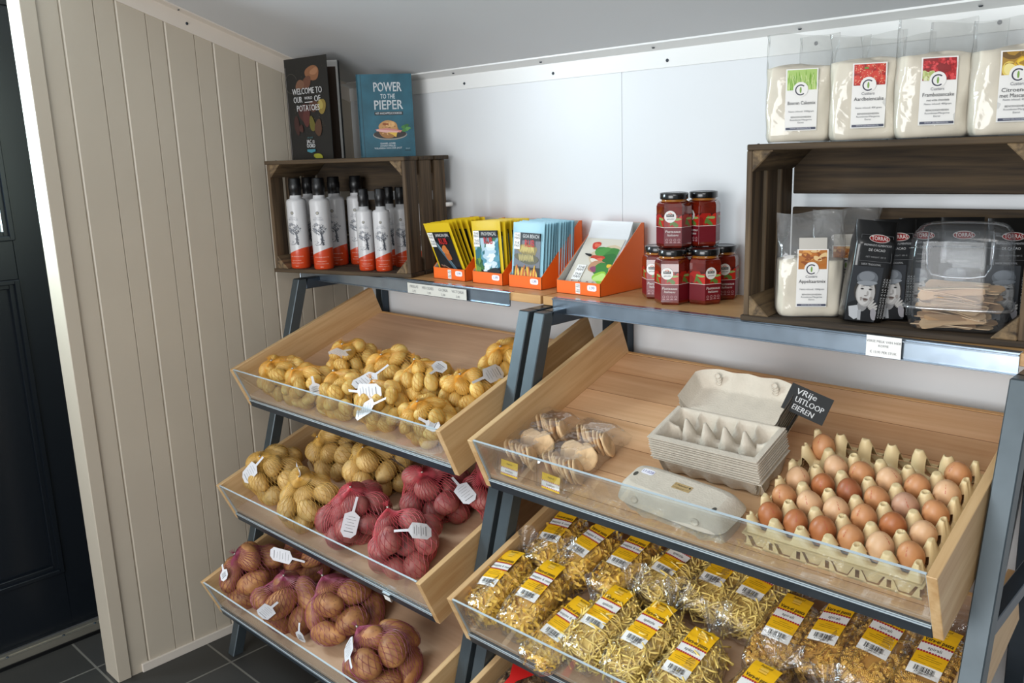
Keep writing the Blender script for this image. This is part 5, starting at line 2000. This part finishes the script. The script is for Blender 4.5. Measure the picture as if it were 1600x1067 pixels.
def egg_mesh(mat, seed):
    m = MB()
    prof = []
    for k in range(19):
        t = pi * k / 18
        z = -0.0275 * math.cos(t)
        r = 0.0216 * math.sin(t) * (1 - 0.10 * math.cos(pi - t) * 1.0)
        prof.append((max(r, 0.0002), z))
    m.lathe(prof, mat, n=28)
    rnd = random.Random(seed)
    st = ink('#b8513f', 0.5)
    a0 = rnd.uniform(-2.2, -0.4)
    for k in range(9):
        t = R(124) + k * R(4.2)
        if k in (3, 6):
            continue
        p = []
        for da, dt in ((-0.045, 0), (0.045, 0), (0.045, R(3)), (-0.045, R(3))):
            tt = t + dt
            z = -0.0275 * math.cos(tt)
            r = 0.0216 * math.sin(tt) * (1 - 0.10 * math.cos(pi - tt)) + 0.00025
            p.append((r * math.cos(a0 + da), r * math.sin(a0 + da), z + 0.0001))
        m.add(p, [(0, 1, 2, 3)], st)
    return m.mesh('egg')


EGC = [('deep', '#b06c40'), ('mid', '#c68c5e'), ('light', '#d8ad84'), ('rose', '#bf9378'), ('dark', '#9d5c38')]
EGM = [egg_mesh(P('eggshell_' + n, c, 0.42, var=0.05, vscale=60, bump=0.08, bscale=300), i) for i, (n, c) in enumerate(EGC)]
ROWN = ['front', 'second', 'third', 'fourth', 'back']
COLN = ['leftmost', 'second from left', 'third from left', 'third from right', 'second from right', 'rightmost']
TINT = ['0004 21'.replace(' ', ''), '021221', '204132', '.21212', '1....2']
TINT = [[0, 0, 0, 1, 2, 1], [1, 2, 2, 1, 0, 2], [2, 0, 4, 1, 3, 1], [None, 2, 1, 2, 1, 2], [1, None, None, None, None, 1]]
rnd = random.Random(3)
for j in range(5):
    for i in range(6):
        if TINT[j][i] is None:
            continue
        o = link(EGM[TINT[j][i]], 'egg')
        s_ = rnd.uniform(0.97, 1.04)
        o.matrix_world = tray_M(1, EX0 + i * EPX, EU0 + j * EPU, 0.041) @ RX(R(rnd.uniform(-9, 9))) @ RY(R(rnd.uniform(-9, 9))) @ RZ(rnd.uniform(-0.9, 0.9)) @ Matrix.Diagonal((s_, s_, s_ * rnd.uniform(0.97, 1.03), 1))
        tag(o, '%s egg in the %s row of the yellow tray, %s' % (['reddish brown', 'brown', 'light brown', 'pinkish brown', 'dark brown'][TINT[j][i]], ROWN[j], COLN[i]), 'egg', 'eggs in the yellow tray')


# grey pulp cartons for ten eggs
def carton_open(label, M):
    r = thing('egg_carton', label, 'egg carton', M, 'stacked open egg cartons')
    W, D = 0.228, 0.108
    px, pu = (W - 0.012) / 5, (D - 0.010) / 2
    m = MB()

    def f(x, u):
        ci, cj = (x - 0.006) / px - 0.5, (u - 0.005) / pu - 0.5
        i, j = min(4, max(0, round(ci))), min(1, max(0, round(cj)))
        dc = max(abs(ci - i), abs(cj - j)) * 0.7 + 0.3 * math.hypot(ci - i, cj - j)
        z = 0.004 + 0.040 * max(0, (dc - 0.20) / 0.36) ** 1.3
        if 0.05 < x < W - 0.05 and abs(cj - 0.5) < 0.45:
            z = min(z, 0.024)
        inner = 0 < ci < 4 and -0.2 < cj < 1.2
        if inner:
            z = min(z, 0.020)
        for k in range(4):
            d = math.hypot((ci - k - 0.5) * px, (cj - 0.5) * pu * 0.9)
            z = max(z, 0.058 - max(0, d - 0.003) * 3.2) if d < 0.022 else z
        e = min(x, W - x, u, D - u)
        if e < 0.005:
            z = 0.044
        # rounded corners dip
        cx, cu = min(x, W - x), min(u, D - u)
        return min(max(z, 0.003), 0.058) if e >= 0.005 else 0.044

    hfield(m, 0, W, 0, D, 92, 46, f, PULP)
    # front flap and outer walls
    n = 40
    for side in range(3):
        pts = []
        for k in range(n + 1):
            t = k / n
            if side == 0:
                x, u, ox, ou = W * t, 0, 0, -1
            elif side == 1:
                x, u, ox, ou = 0, D * t, -1, 0
            else:
                x, u, ox, ou = W, D * t, 1, 0
            wave = 0.003 * math.cos(2 * pi * t * (5 if side == 0 else 2))
            pts.append(((x - ox * 0.001, u - ou * 0.001, 0.0435), (x - ox * 0.003, u - ou * 0.003, 0.030), (x - ox * (0.006 + wave), u - ou * (0.006 + wave), 0.010), (x - ox * (0.010 + wave), u - ou * (0.010 + wave), 0.002)))
        vs = [p for q in pts for p in q]
        fs = [(4 * k + a, 4 * k + 4 + a, 4 * k + 5 + a, 4 * k + 1 + a) for k in range(n) for a in range(3)]
        m.add(vs, fs, PULP, None, True)
    m.box(-0.007, W + 0.007, -0.010, 0.002, 0.0428, 0.0444, PULP)
    m.box(-0.007, 0.002, 0.002, D, 0.0428, 0.0444, PULP)
    m.box(W - 0.002, W + 0.007, 0.002, D, 0.0428, 0.0444, PULP)
    m.build('egg_base', r)
    m = MB()

    def g(x, v):
        e = min(x, W - x)
        lip = max(0, 1 - e / 0.016)
        back = max(0, 1 - (0.118 - v) / 0.030)
        return 0.030 * max(lip, back) ** 1.4 + 0.004 * max(0, 1 - v / 0.01)
    # opened lid, hinged on the back rim
    nx, nv = 60, 24
    vs = []
    for j in range(nv + 1):
        for i in range(nx + 1):
            x = W * i / nx
            t = j / nv
            top = 0.086 + 0.010 * (math.exp(-((x - W * 0.22) / 0.03) ** 2) + math.exp(-((x - W * 0.78) / 0.03) ** 2)) + 0.010 * math.exp(-((x - W * 0.5) / 0.03) ** 2)
            edge = 1 - 0.10 * max(0, (abs(x - W / 2) - W * 0.40) / (W * 0.1)) ** 2
            v = t * top * edge
            z = 0.030 * max(max(0, 1 - min(x, W - x) / 0.018), max(0, (t - 0.70) / 0.30)) ** 1.3
            vs.append((x, v, z))
    fs = [(j * (nx + 1) + i, j * (nx + 1) + i + 1, (j + 1) * (nx + 1) + i + 1, (j + 1) * (nx + 1) + i) for j in range(nv) for i in range(nx)]
    m.add(vs, fs, PULP, None, True)
    for xx in (W * 0.22, W * 0.78):
        m.lathe([(0.0075, 0), (0.0075, 0.0015), (0.0055, 0.0015), (0.0050, -0.0015)], PULP, Matrix.Translation((xx, 0.080, 0.0255)) @ RX(R(45)) @ Matrix.Diagonal((1, 0.7, 1, 1)), n=16)
    m.build('lid', r, M=Matrix.Translation((0, D + 0.001, 0.0435)) @ RX(R(10)))
    return r


NST = 10
SX, SU = 1.588, 0.128
c0 = carton_open('topmost open grey egg carton of the nested stack, four cones showing', tray_M(1, SX, SU, 0.002 + (NST - 1) * 0.0058))
rnd = random.Random(2)
for k in range(NST - 1):
    dup(c0, tray_M(1, SX + rnd.uniform(-0.0015, 0.0015), SU + rnd.uniform(-0.001, 0.001), 0.002 + k * 0.0058), 'open grey egg carton nested in the stack below the topmost one')

CC = tray_M(1, 1.700, 0.031, 0.0) @ RZ(R(-4))
t = thing('egg_carton', 'closed grey egg carton lying in front of the stacked cartons', 'egg carton', CC)
W, D = 0.250, 0.106


def carton_ring(hw, hd, z, wav, n=96):
    out = []
    for i in range(n):
        a = 2 * pi * i / n
        x, y = hw * se(math.cos(a), 0.36), hd * se(math.sin(a), 0.36)
        s_ = 1 - wav * (0.5 - 0.5 * math.cos(2 * pi * 5 * (x / (2 * hw) + 0.5))) * (1 if abs(y) > hd * 0.8 else 0.3)
        out.append((x, y * s_, z))
    return out


def carton_shell(rings, cap_top, cap_bot):
    m = MB()
    n = len(rings[0])
    vs = [p for r_ in rings for p in r_]
    fs = [(k * n + i, k * n + (i + 1) % n, (k + 1) * n + (i + 1) % n, (k + 1) * n + i) for k in range(len(rings) - 1) for i in range(n)]
    m.add(vs, fs, PULP, None, True)
    if cap_top:
        m.add(rings[-1], [tuple(range(n))], PULP)
    if cap_bot:
        m.add(rings[0], [tuple(range(n))[::-1]], PULP)
    return m


m = carton_shell([carton_ring(W / 2 - 0.014, D / 2 - 0.014, 0.0, 0.16), carton_ring(W / 2 - 0.010, D / 2 - 0.009, 0.012, 0.14), carton_ring(W / 2 - 0.003, D / 2 - 0.003, 0.034, 0.05), carton_ring(W / 2, D / 2, 0.036, 0)], False, True)
m.build('egg_base', t)
m = carton_shell([carton_ring(W / 2, D / 2, 0.0365, 0), carton_ring(W / 2 - 0.001, D / 2 - 0.001, 0.040, 0.0), carton_ring(W / 2 - 0.010, D / 2 - 0.012, 0.062, 0.0), carton_ring(W / 2 - 0.016, D / 2 - 0.018, 0.068, 0), carton_ring(W / 2 - 0.024, D / 2 - 0.026, 0.070, 0)], True, False)
HOLE = P('carton_hole_shadow', '#4a463e', 0.9)
for x in (-0.098, 0.098):
    m.disc(x, -0.022 if x > 0 else 0.0, 0.0046, HOLE, Matrix.Translation((0, 0, 0.0703)), ry=0.0066)
m.build('lid', t)
for x in (-0.070, 0.070):
    m = MB()
    m.lathe([(0.0095, 0), (0.0090, 0.002), (0.0062, 0.0035), (0.005, 0.0015)], PULP, Matrix.Diagonal((1, 0.75, 1, 1)), n=20)
    m.build('locking_button', t, M=Matrix.Translation((x, -D / 2 + 0.0055, 0.050)) @ RX(R(65)))
m = MB()
F = Matrix.Translation((0, 0, 0.0706))
m.rect(0.010, 0.004, 0.040, 0.017, ink('#b39767'), F, 0)
m.text("'t Molenhof", 0.006, 0.007, 0.0062, M_['ink'], F, 0.0002)
m.text('scharrel eieren vers van het erf', 0.008, 0.0, 0.0028, ink('#4f4028'), F, 0.0002)
m.text('Molenhoeve 12', 0.008, -0.002, 0.0026, ink('#4f4028'), F, 0.0002)
m.disc(0.0255, 0.007, 0.0022, M_['ink'], F, 0.0002, n=10)
m.build('brown_label', t)
m = MB()
price(m, -0.078, 0.014, Matrix.Translation((0, 0, 0.0706)), 0, '11:028')
m.build('price_sticker', t)

# chalk sign
SG = tray_M(1, 1.842, 0.292, 0.122)
ctr = SG.translation
toc = (Vector((2.553, -1.854, 1.55)) - ctr).normalized()
zax = (toc + Vector((0.05, -0.1, 0.25))).normalized()
xax = Vector((0, 0, 1)).cross(zax).normalized()
yax = zax.cross(xax)
MS = Matrix([[xax[i], yax[i], zax[i], ctr[i]] for i in range(3)] + [[0, 0, 0, 1]]) @ RZ(R(-22))
t = thing('chalk_sign', 'little black chalk sign behind the eggs reading Vrije uitloop eieren', 'sign', MS)
m = MB()
m.box(-0.041, 0.041, -0.027, 0.027, -0.002, 0, P('blackboard_card', '#171819', 0.6))
ch = ink('#e6e6e6', 0.8)
for dx in (0, 0.0005):
    m.text('VRije', -0.008 + dx, 0.0155, 0.0165, ch, None, 0.0006, shear=0.08, a=0.02, fit=0.040)
    m.text('UITLOOP', 0.004 + dx, -0.001, 0.0155, ch, None, 0.0006, shear=-0.04, a=-0.03, fit=0.056)
    m.text('EIEREN', -0.002 + dx, -0.0165, 0.0150, ch, None, 0.0006, shear=0.05, a=-0.05, fit=0.042)
m.build('board', t)
m = MB()
m.tube([(-0.008, -0.02, -0.003), (-0.016, -0.075, -0.010), (-0.028, -0.128, -0.022)], 0.0016, M_['black'], n=6)
m.build('stake', t)

# waffle cookies in two clear packs
CK = P('baked_cookie', '#d9b486', 0.7, var=0.16, vscale=45, bump=0.3, bscale=120)
mck = MB()
n = 26
pr = [(0.0002, 0.0026), (0.015, 0.0030), (0.0245, 0.0030), (0.0275, 0.0020), (0.0282, 0), (0.0275, -0.0020), (0.0245, -0.003), (0.0002, -0.003)]
vs, fs = [], []
for r_, z_ in pr:
    for i in range(n):
        a = 2 * pi * i / n
        k = 1 + 0.025 * math.sin(5 * a) + 0.02 * math.sin(11 * a + 1)
        vs.append((r_ * k * math.cos(a), r_ * k * math.sin(a), z_ + 0.0008 * math.sin(3 * a)))
for j in range(len(pr) - 1):
    for i in range(n):
        fs.append((j * n + i, j * n + (i + 1) % n, (j + 1) * n + (i + 1) % n, (j + 1) * n + i))
mck.add(vs, [f[::-1] for f in fs], CK, None, True)
CKM = mck.mesh('cookie')
rnd = random.Random(5)


def cookie_pack(x, u, label, who, rot, wd=0.106):
    PM = tray_M(1, x, u, 0.001) @ RZ(R(rot))
    grp = 'cookies in %s' % who
    for row, (v, nn) in enumerate(((0.052, 9), (0.160, 9))):
        for i in range(nn):
            o = link(CKM, 'cookie')
            o.matrix_world = PM @ Matrix.Translation((-wd / 2 + 0.016 + i * (wd - 0.032) / (nn - 1), v + rnd.uniform(-0.004, 0.004), 0.0295)) @ RZ(R(38 + 6 * math.sin(i * 2.1))) @ RY(R(76 + 8 * math.sin(i * 1.1 + row))) @ RZ(rnd.uniform(0, 6))
            tag(o, 'round waffle cookie standing on edge inside %s' % who, 'cookie', grp)
    for i, (dx, dv, w, a, b) in enumerate(((-0.024, 0.104, 0.026, 48, 6), (-0.004, 0.098, 0.030, 50, 16), (0.014, 0.106, 0.028, 46, 4), (0.026, 0.098, 0.031, 52, 12))):
        o = link(CKM, 'cookie')
        o.matrix_world = PM @ Matrix.Translation((dx, dv, w)) @ RX(R(a)) @ RY(R(b))
        tag(o, 'round waffle cookie leaning in the middle of %s' % who, 'cookie', grp)
    r = thing('cookie_pack', label, 'cookie pack', PM, 'clear packs of cookies')
    m = MB()
    L = 0.228

    def fn(a_, b_):
        a = 2 * pi * a_
        k = b_
        e = min(1, k / 0.10, (1 - k) / 0.14)
        hw = wd / 2 * (0.93 + 0.07 * e)
        hh = 0.0315 * max(0.03, e) ** 0.5
        z = hh * se(math.sin(a), 0.55)
        return (hw * se(math.cos(a), 0.45) + 0.002 * math.sin(30 * k), -0.004 + L * k + 0.003 * math.sin(a * 6) * (1 - e), max(0.0003, 0.0315 * (0.25 + 0.75 * e) + z + 0.0012 * math.sin(9 * a + 40 * k)))
    m.grid(fn, 40, 30, M_['filmc'], wrap=True)
    m.build('clear_wrap', r)
    m = MB()
    F = Matrix.Translation((wd * 0.10, -0.001, 0.030)) @ RX(R(66))
    m.rect(0, 0, 0.052, 0.034, ink('#e3b92c'), F, 0)
    m.rect(0, -0.006, 0.052, 0.014, ink('#ecebe8'), F, 0.0002)
    for k in range(10):
        for y in (0.0002, -0.0122):
            m.disc(-0.0235 + k * 0.0052, y, 0.0015, ink('#b3203c'), F, 0.0004, n=8)
    m.text('koekjes', 0, -0.006, 0.008, M_['ink'], F, 0.0004)
    m.text('Aalshof', 0, 0.010, 0.006, M_['ink'], F, 0.0003)
    m.build('pack_label', r)


cookie_pack(1.280, -0.014, 'clear pack of waffle cookies at the left panel of the upper right tray', 'the left clear pack', -2)
cookie_pack(1.402, -0.016, 'clear pack of waffle cookies right of the other cookie pack', 'the right clear pack', -3, 0.112)
# ------------------------------------------------------------------ clear bags of fresh egg pasta
PAS = {'reepjes': P('ribbon_pasta', '#eec04e', 0.45, var=0.08, vscale=40), 'spatzle': P('noodle_pasta', '#edcf74', 0.45, var=0.08, vscale=40), 'spirali': P('spiral_pasta', '#eabb58', 0.45, var=0.1, vscale=40), 'bruin': P('brown_pasta', '#a98457', 0.55, var=0.2, vscale=40)}
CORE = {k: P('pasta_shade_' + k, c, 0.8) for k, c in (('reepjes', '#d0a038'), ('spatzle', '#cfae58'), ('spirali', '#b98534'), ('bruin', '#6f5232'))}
BW_, BL_, BH_ = 0.095, 0.178, 0.082


def sup(W, L, H, e=0.5):
    """point on the surface of the pillow-shaped filling; a: around, b: along"""
    def f(a, b, k=1.0):
        t = pi * (b - 0.5)
        c = max(0.0, math.cos(t)) ** 0.35
        return (k * W / 2 * se(math.cos(a), e) * c, k * L / 2 * se(math.sin(t), 0.8), H / 2 + k * H / 2 * se(math.sin(a), e) * c)
    return f


def pasta_mesh(kind, seed):
    rnd = random.Random(seed)
    m = MB()
    mat = PAS[kind]
    f = sup(BW_, BL_, BH_)
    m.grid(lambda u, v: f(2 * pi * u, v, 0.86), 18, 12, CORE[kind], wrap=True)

    def place():
        while True:
            a, b = rnd.uniform(-0.6, pi + 0.6), rnd.uniform(0.03, 0.97)
            p = Vector(f(a, b, rnd.uniform(0.86, 0.97)))
            q = Vector(f(a + 0.02, b, 0.95)) - Vector(f(a - 0.02, b, 0.95))
            r = Vector(f(a, min(0.99, b + 0.02), 0.95)) - Vector(f(a, max(0.01, b - 0.02), 0.95))
            n = q.cross(r)
            if n.length > 1e-9 and q.length > 1e-6:
                n.normalize()
                if n.dot(p - Vector((0, 0, BH_ / 2))) < 0:
                    n = -n
                t = q.normalized()
                ang = rnd.uniform(0, 6.28)
                d = Matrix.Rotation(ang, 3, n) @ t
                return p, n, d
    cnt = {'reepjes': 260, 'spatzle': 210, 'spirali': 190, 'bruin': 110}[kind]
    for i in range(cnt):
        p, n, d = place()
        s = n.cross(d)
        if kind == 'reepjes':
            L, w = rnd.uniform(0.030, 0.060), rnd.uniform(0.0022, 0.0036)
            cv, tw = rnd.uniform(-45, 45), rnd.uniform(-0.9, 0.9)
            vs = []
            for k in range(9):
                x = (k / 8 - 0.5) * L
                c = p + d * x + s * (cv * x * x * 0.25) - n * (abs(cv) * x * x * 0.06) + n * 0.0015 * math.sin(k * 1.3 + i)
                al = tw * (k / 8 - 0.5) * 2 + 0.5 * math.sin(i)
                o = (s * math.cos(al) + n * math.sin(al)) * w
                vs += [c - o, c + o]
            m.add(vs, [(2 * k, 2 * k + 2, 2 * k + 3, 2 * k + 1) for k in range(8)], mat, None, True)
        elif kind == 'spatzle':
            L = rnd.uniform(0.040, 0.085)
            cv, c2 = rnd.uniform(-14, 14), rnd.uniform(0.001, 0.006)
            pts = []
            for k in range(10):
                x = (k / 9 - 0.5) * L
                q = p + d * x + s * (cv * x * x + c2 * math.sin(k * 0.9 + i)) + n * (0.0022 * math.sin(k * 0.7 + 2 * i) - 6 * x * x * 0.4)
                pts.append(q)
            m.tube(pts, rnd.uniform(0.0016, 0.0022), mat, None, 5)
        else:
            L, rr, turns = rnd.uniform(0.024, 0.034), 0.0044, 2.2
            for blade in range(2):
                vs = []
                for k in range(15):
                    x = (k / 14 - 0.5) * L
                    al = turns * 2 * pi * k / 14 + blade * pi / 2
                    o = (s * math.cos(al) + n * math.sin(al)) * rr * (0.55 if k in (0, 14) else 1)
                    c = p + d * x
                    vs += [c - o, c + o]
                m.add(vs, [(2 * k, 2 * k + 2, 2 * k + 3, 2 * k + 1) for k in range(14)], mat, None, True)
            m.tube([p - d * L / 2, p + d * L / 2], 0.0021, mat, None, 5)
    return m.mesh('pasta')


def film_mesh(seed):
    rnd = random.Random(seed)
    ph = [rnd.uniform(0, 6.28) for _ in range(6)]
    W, L, H = BW_ + 0.006, BL_ + 0.010, BH_ + 0.006
    f = sup(W, L, H, 0.55)
    m = MB()

    def g(u, v):
        a = 2 * pi * u
        if v < 0.78:
            b = v / 0.78 * 0.93
            x, y, z = f(a, b)
            w = 0.0016 * (math.sin(7 * a + 9 * b + ph[0]) + math.sin(11 * a - 15 * b + ph[1]))
            n = math.hypot(x, z - H / 2) or 1
            return (x + x / n * w, y - 0.004, max(0.0004, z - 0.001 + (z - H / 2) / n * w))
        # gathered neck and flared ruffle at the tied end
        t = (v - 0.78) / 0.22
        x, y, z = f(a, 0.93)
        y1 = L / 2 + 0.006
        if t < 0.45:
            k = t / 0.45
            kk = (1 - k) ** 1.3
            return (x * (0.10 + 0.90 * kk), (y - 0.004) * (1 - k) + y1 * k, 0.060 + (z - 0.060) * (0.10 + 0.90 * kk))
        k = (t - 0.45) / 0.55
        rr = 0.005 + 0.036 * k
        return (rr * math.cos(a) * 1.25 + 0.006 * k * math.sin(6 * a + ph[2]), y1 + 0.042 * k + 0.010 * k * math.sin(5 * a + ph[3]), max(0.002, 0.060 + 0.022 * k + rr * 0.75 * math.sin(a) + 0.007 * k * math.sin(7 * a + ph[4])))
    m.grid(g, 48, 44, M_['filmp'], wrap=True)
    return m.mesh('clear_film')


def label_mesh(title, colour='#efb81e', name='Vers-ei pasta'):
    m = MB()
    f = sup(BW_ + 0.006, BL_ + 0.010, BH_ + 0.006, 0.55)
    base = 0.004

    def wp(x, y, z):
        # wraps over the pillow: x across, y along
        q = 0.0022 * math.cos(x * 40)
        k = max(0.0, abs(y) - 0.035)
        return (x, y + 0.028, BH_ + base + q + z - 5.5 * k * k)
    w, h = 0.054, 0.118

    def strip(y0, y1, mat, z):
        ny = max(1, int((y1 - y0) / 0.012))
        for i in range(4):
            for j in range(ny):
                a, b = -w / 2 + w * i / 4, -w / 2 + w * (i + 1) / 4
                c, d = y0 + (y1 - y0) * j / ny, y0 + (y1 - y0) * (j + 1) / ny
                m.flat([(a, c), (b, c), (b, d), (a, d)], mat, None, z, wp)
    Y_ = ink(colour, 0.35)
    WH = ink('#edebe6', 0.4)
    strip(-h / 2, -h / 2 + 0.022, WH, 0.0004)
    strip(-h / 2 + 0.022, h / 2, Y_, 0.0004)
    strip(-0.008, 0.0125, WH, 0.0008)
    rd = ink('#a81634', 0.4)
    for k in range(11):
        for y in (-0.008, 0.0125):
            m.disc(-w / 2 + 0.0025 + k * 0.0049, y, 0.0022, rd, None, 0.0012, wp, n=9)
    m.text('Aalshof', 0, 0.0525, 0.0078, M_['ink'], None, 0.0012, wp)
    for k in range(6):
        m.rect(-0.0065 + k * 0.0026, 0.0425, 0.0012, 0.011, ink('#f0d873'), None, 0.0012, wp)
    m.rect(0, 0.0415, 0.018, 0.0012, ink('#c08f1c'), None, 0.0014, wp)
    m.rect(0, 0.0355, 0.016, 0.0008, ink('#8c6a1a'), None, 0.0012, wp)
    m.text(name, 0, 0.0215, 0.0122, M_['ink'], None, 0.0012, wp, fit=0.048)
    m.text(name, 0.0004, 0.0217, 0.0122, M_['ink'], None, 0.0013, wp, fit=0.048)
    m.text(title, 0, 0.0022, 0.0100, M_['ink'], None, 0.0012, wp)
    for k, l in enumerate((0.018, 0.040, 0.036)):
        m.rect(0, -0.0165 - k * 0.0042, l, 0.0008, ink('#8a6a18'), None, 0.0012, wp)
    m.rect(0, -0.0330, 0.046, 0.0007, ink('#8a6a18'), None, 0.0012, wp)
    rnd = random.Random(7)
    x = -0.0165
    while x < 0.0175:
        b = rnd.choice((0.0005, 0.0008, 0.0012))
        m.rect(x, -0.0465, b, 0.0105, M_['ink'], None, 0.0009, wp)
        x += b + rnd.choice((0.0006, 0.0009, 0.0013))
    m.text('8 717903 460125', 0, -0.0545, 0.0040, M_['ink'], None, 0.0009, wp)
    return m.mesh('pack_label')


PM_ = {k: [pasta_mesh(k, s) for s in (1, 2, 3)] for k in ('reepjes', 'spatzle', 'spirali')}
PM_['bruin'] = [pasta_mesh('bruin', 4)]
FM_ = [film_mesh(s) for s in (1, 2, 3, 4)]
LM_ = {'reepjes': label_mesh('reepjes 6 mm'), 'spatzle': label_mesh('spätzle'), 'spirali': label_mesh('spirali')}
TIE = P('yellow_bag_clip', '#d9b52a', 0.4)


def pasta_bag(kind, i, M, label, group, lm=None):
    r = thing('pasta_bag', label, 'bag of pasta', M, group)
    o = link(PM_[kind][i % len(PM_[kind])], 'pasta', r)
    o['kind'] = 'stuff'
    link(FM_[i % 4], 'clear_film', r)
    link(lm or LM_[kind], 'pack_label', r)
    m = MB()
    m.lathe([(0.0055, -0.004), (0.0075, -0.002), (0.0075, 0.002), (0.0055, 0.004)], TIE, Matrix.Translation((0, BL_ / 2 + 0.011, 0.060)) @ RX(pi / 2), n=12)
    m.build('bag_clip', r)
    return r


rnd = random.Random(31)
ROWS = [
    # kind, x, u (bag centre), w, turn, lean, height scale, label
    ('reepjes', 1.264, 0.072, 0.010, 3, -9, 1.0, 'bag of ribbon pasta at the front left corner of the pasta tray'),
    ('reepjes', 1.354, 0.085, 0.002, 2, 3, 1.02, 'bag of ribbon pasta second from left along the pasta tray front'),
    ('reepjes', 1.447, 0.050, 0.000, -6, 4, 0.62, 'low bag of ribbon pasta sunk between two fuller front bags'),
    ('spatzle', 1.535, 0.090, 0.002, -3, 2, 1.0, 'bag of noodles just right of the sunken bag, front row'),
    ('spatzle', 1.640, 0.092, 0.002, -4, 0, 1.0, 'middle one of three noodle bags along the pasta tray front'),
    ('spatzle', 1.747, 0.068, 0.002, -2, 3, 1.0, 'rightmost of the three noodle bags along the pasta tray front'),
    ('spirali', 1.880, 0.055, 0.001, -4, 2, 0.92, 'bag of spiral pasta at the front, next to the noodle bags'),
    ('spirali', 1.998, 0.045, 0.001, 3, -2, 0.80, 'bag of spiral pasta at the front, second from right'),
    ('spirali', 2.106, 0.040, 0.001, -3, 2, 0.78, 'bag of spiral pasta at the front right corner of the tray'),
    ('reepjes', 1.276, 0.258, 0.002, 6, 0, 0.95, 'bag of ribbon pasta at the back left of the pasta tray'),
    ('reepjes', 1.372, 0.252, 0.002, -9, 2, 0.98, 'bag of ribbon pasta second from left in the back row'),
    ('reepjes', 1.480, 0.260, 0.002, -3, 0, 0.95, 'bag of ribbon pasta third from left in the back row'),
    ('spatzle', 1.580, 0.286, 0.002, -9, 2, 0.92, 'bag of noodles fourth from left in the back row'),
    ('spatzle', 1.692, 0.306, 0.002, -5, -2, 0.92, 'bag of noodles fifth from left in the back row'),
    ('spatzle', 1.776, 0.306, 0.002, -6, 0, 0.9, 'bag of noodles in the back row, next to the spiral pasta'),
    ('spirali', 1.860, 0.236, 0.002, 1, 4, 0.85, 'bag of spiral pasta leftmost in the back row of spirals'),
    ('spirali', 1.952, 0.268, 0.004, -1, -8, 0.85, 'tilted bag of spiral pasta second among the back spirals'),
    ('spirali', 2.026, 0.278, 0.010, -3, 5, 0.85, 'bag of spiral pasta third among the back spirals'),
    ('spirali', 2.118, 0.276, 0.002, -2, 0, 0.85, 'bag of spiral pasta at the right panel, back row'),
]
for i, (k, x, u, w, rz, ry, sh, lb) in enumerate(ROWS):
    pasta_bag(k, i, tray_M(2, x, u, w) @ RZ(R(rz)) @ RY(R(ry)) @ Matrix.Diagonal((1, 1, sh, 1)), lb, 'bags of pasta in the middle right tray')

# bags with a red label in the lowest right tray
RED = P('red_card_header', '#c81e1c', 0.4)
m = MB()
m.flat([(-0.05, 0.07), (0.05, 0.07), (0.012, 0.012), (0.006, -0.05), (-0.006, -0.05), (-0.012, 0.012)], RED, Matrix.Translation((0, 0.0, BH_ + 0.010)), 0)
m.flat([(-0.034, 0.062), (0.034, 0.062), (0.034, 0.050), (-0.034, 0.050)], ink('#e8e4dc'), Matrix.Translation((0, 0.0, BH_ + 0.0104)), 0)
rl = m.mesh('red_label')
for i, (x, u, lb) in enumerate(((1.285, 0.165, 'bag of brown pasta with red label, leftmost in the lowest right tray'), (1.400, 0.10, 'bag of brown pasta with red label, second in the lowest right tray'), (1.520, 0.10, 'bag of brown pasta with red label, third in the lowest right tray'))):
    pasta_bag('bruin', i, tray_M(3, x, u, 0.002) @ RZ(R(-4 + 3 * i)), lb, 'bags of brown pasta in the lowest right tray', rl)
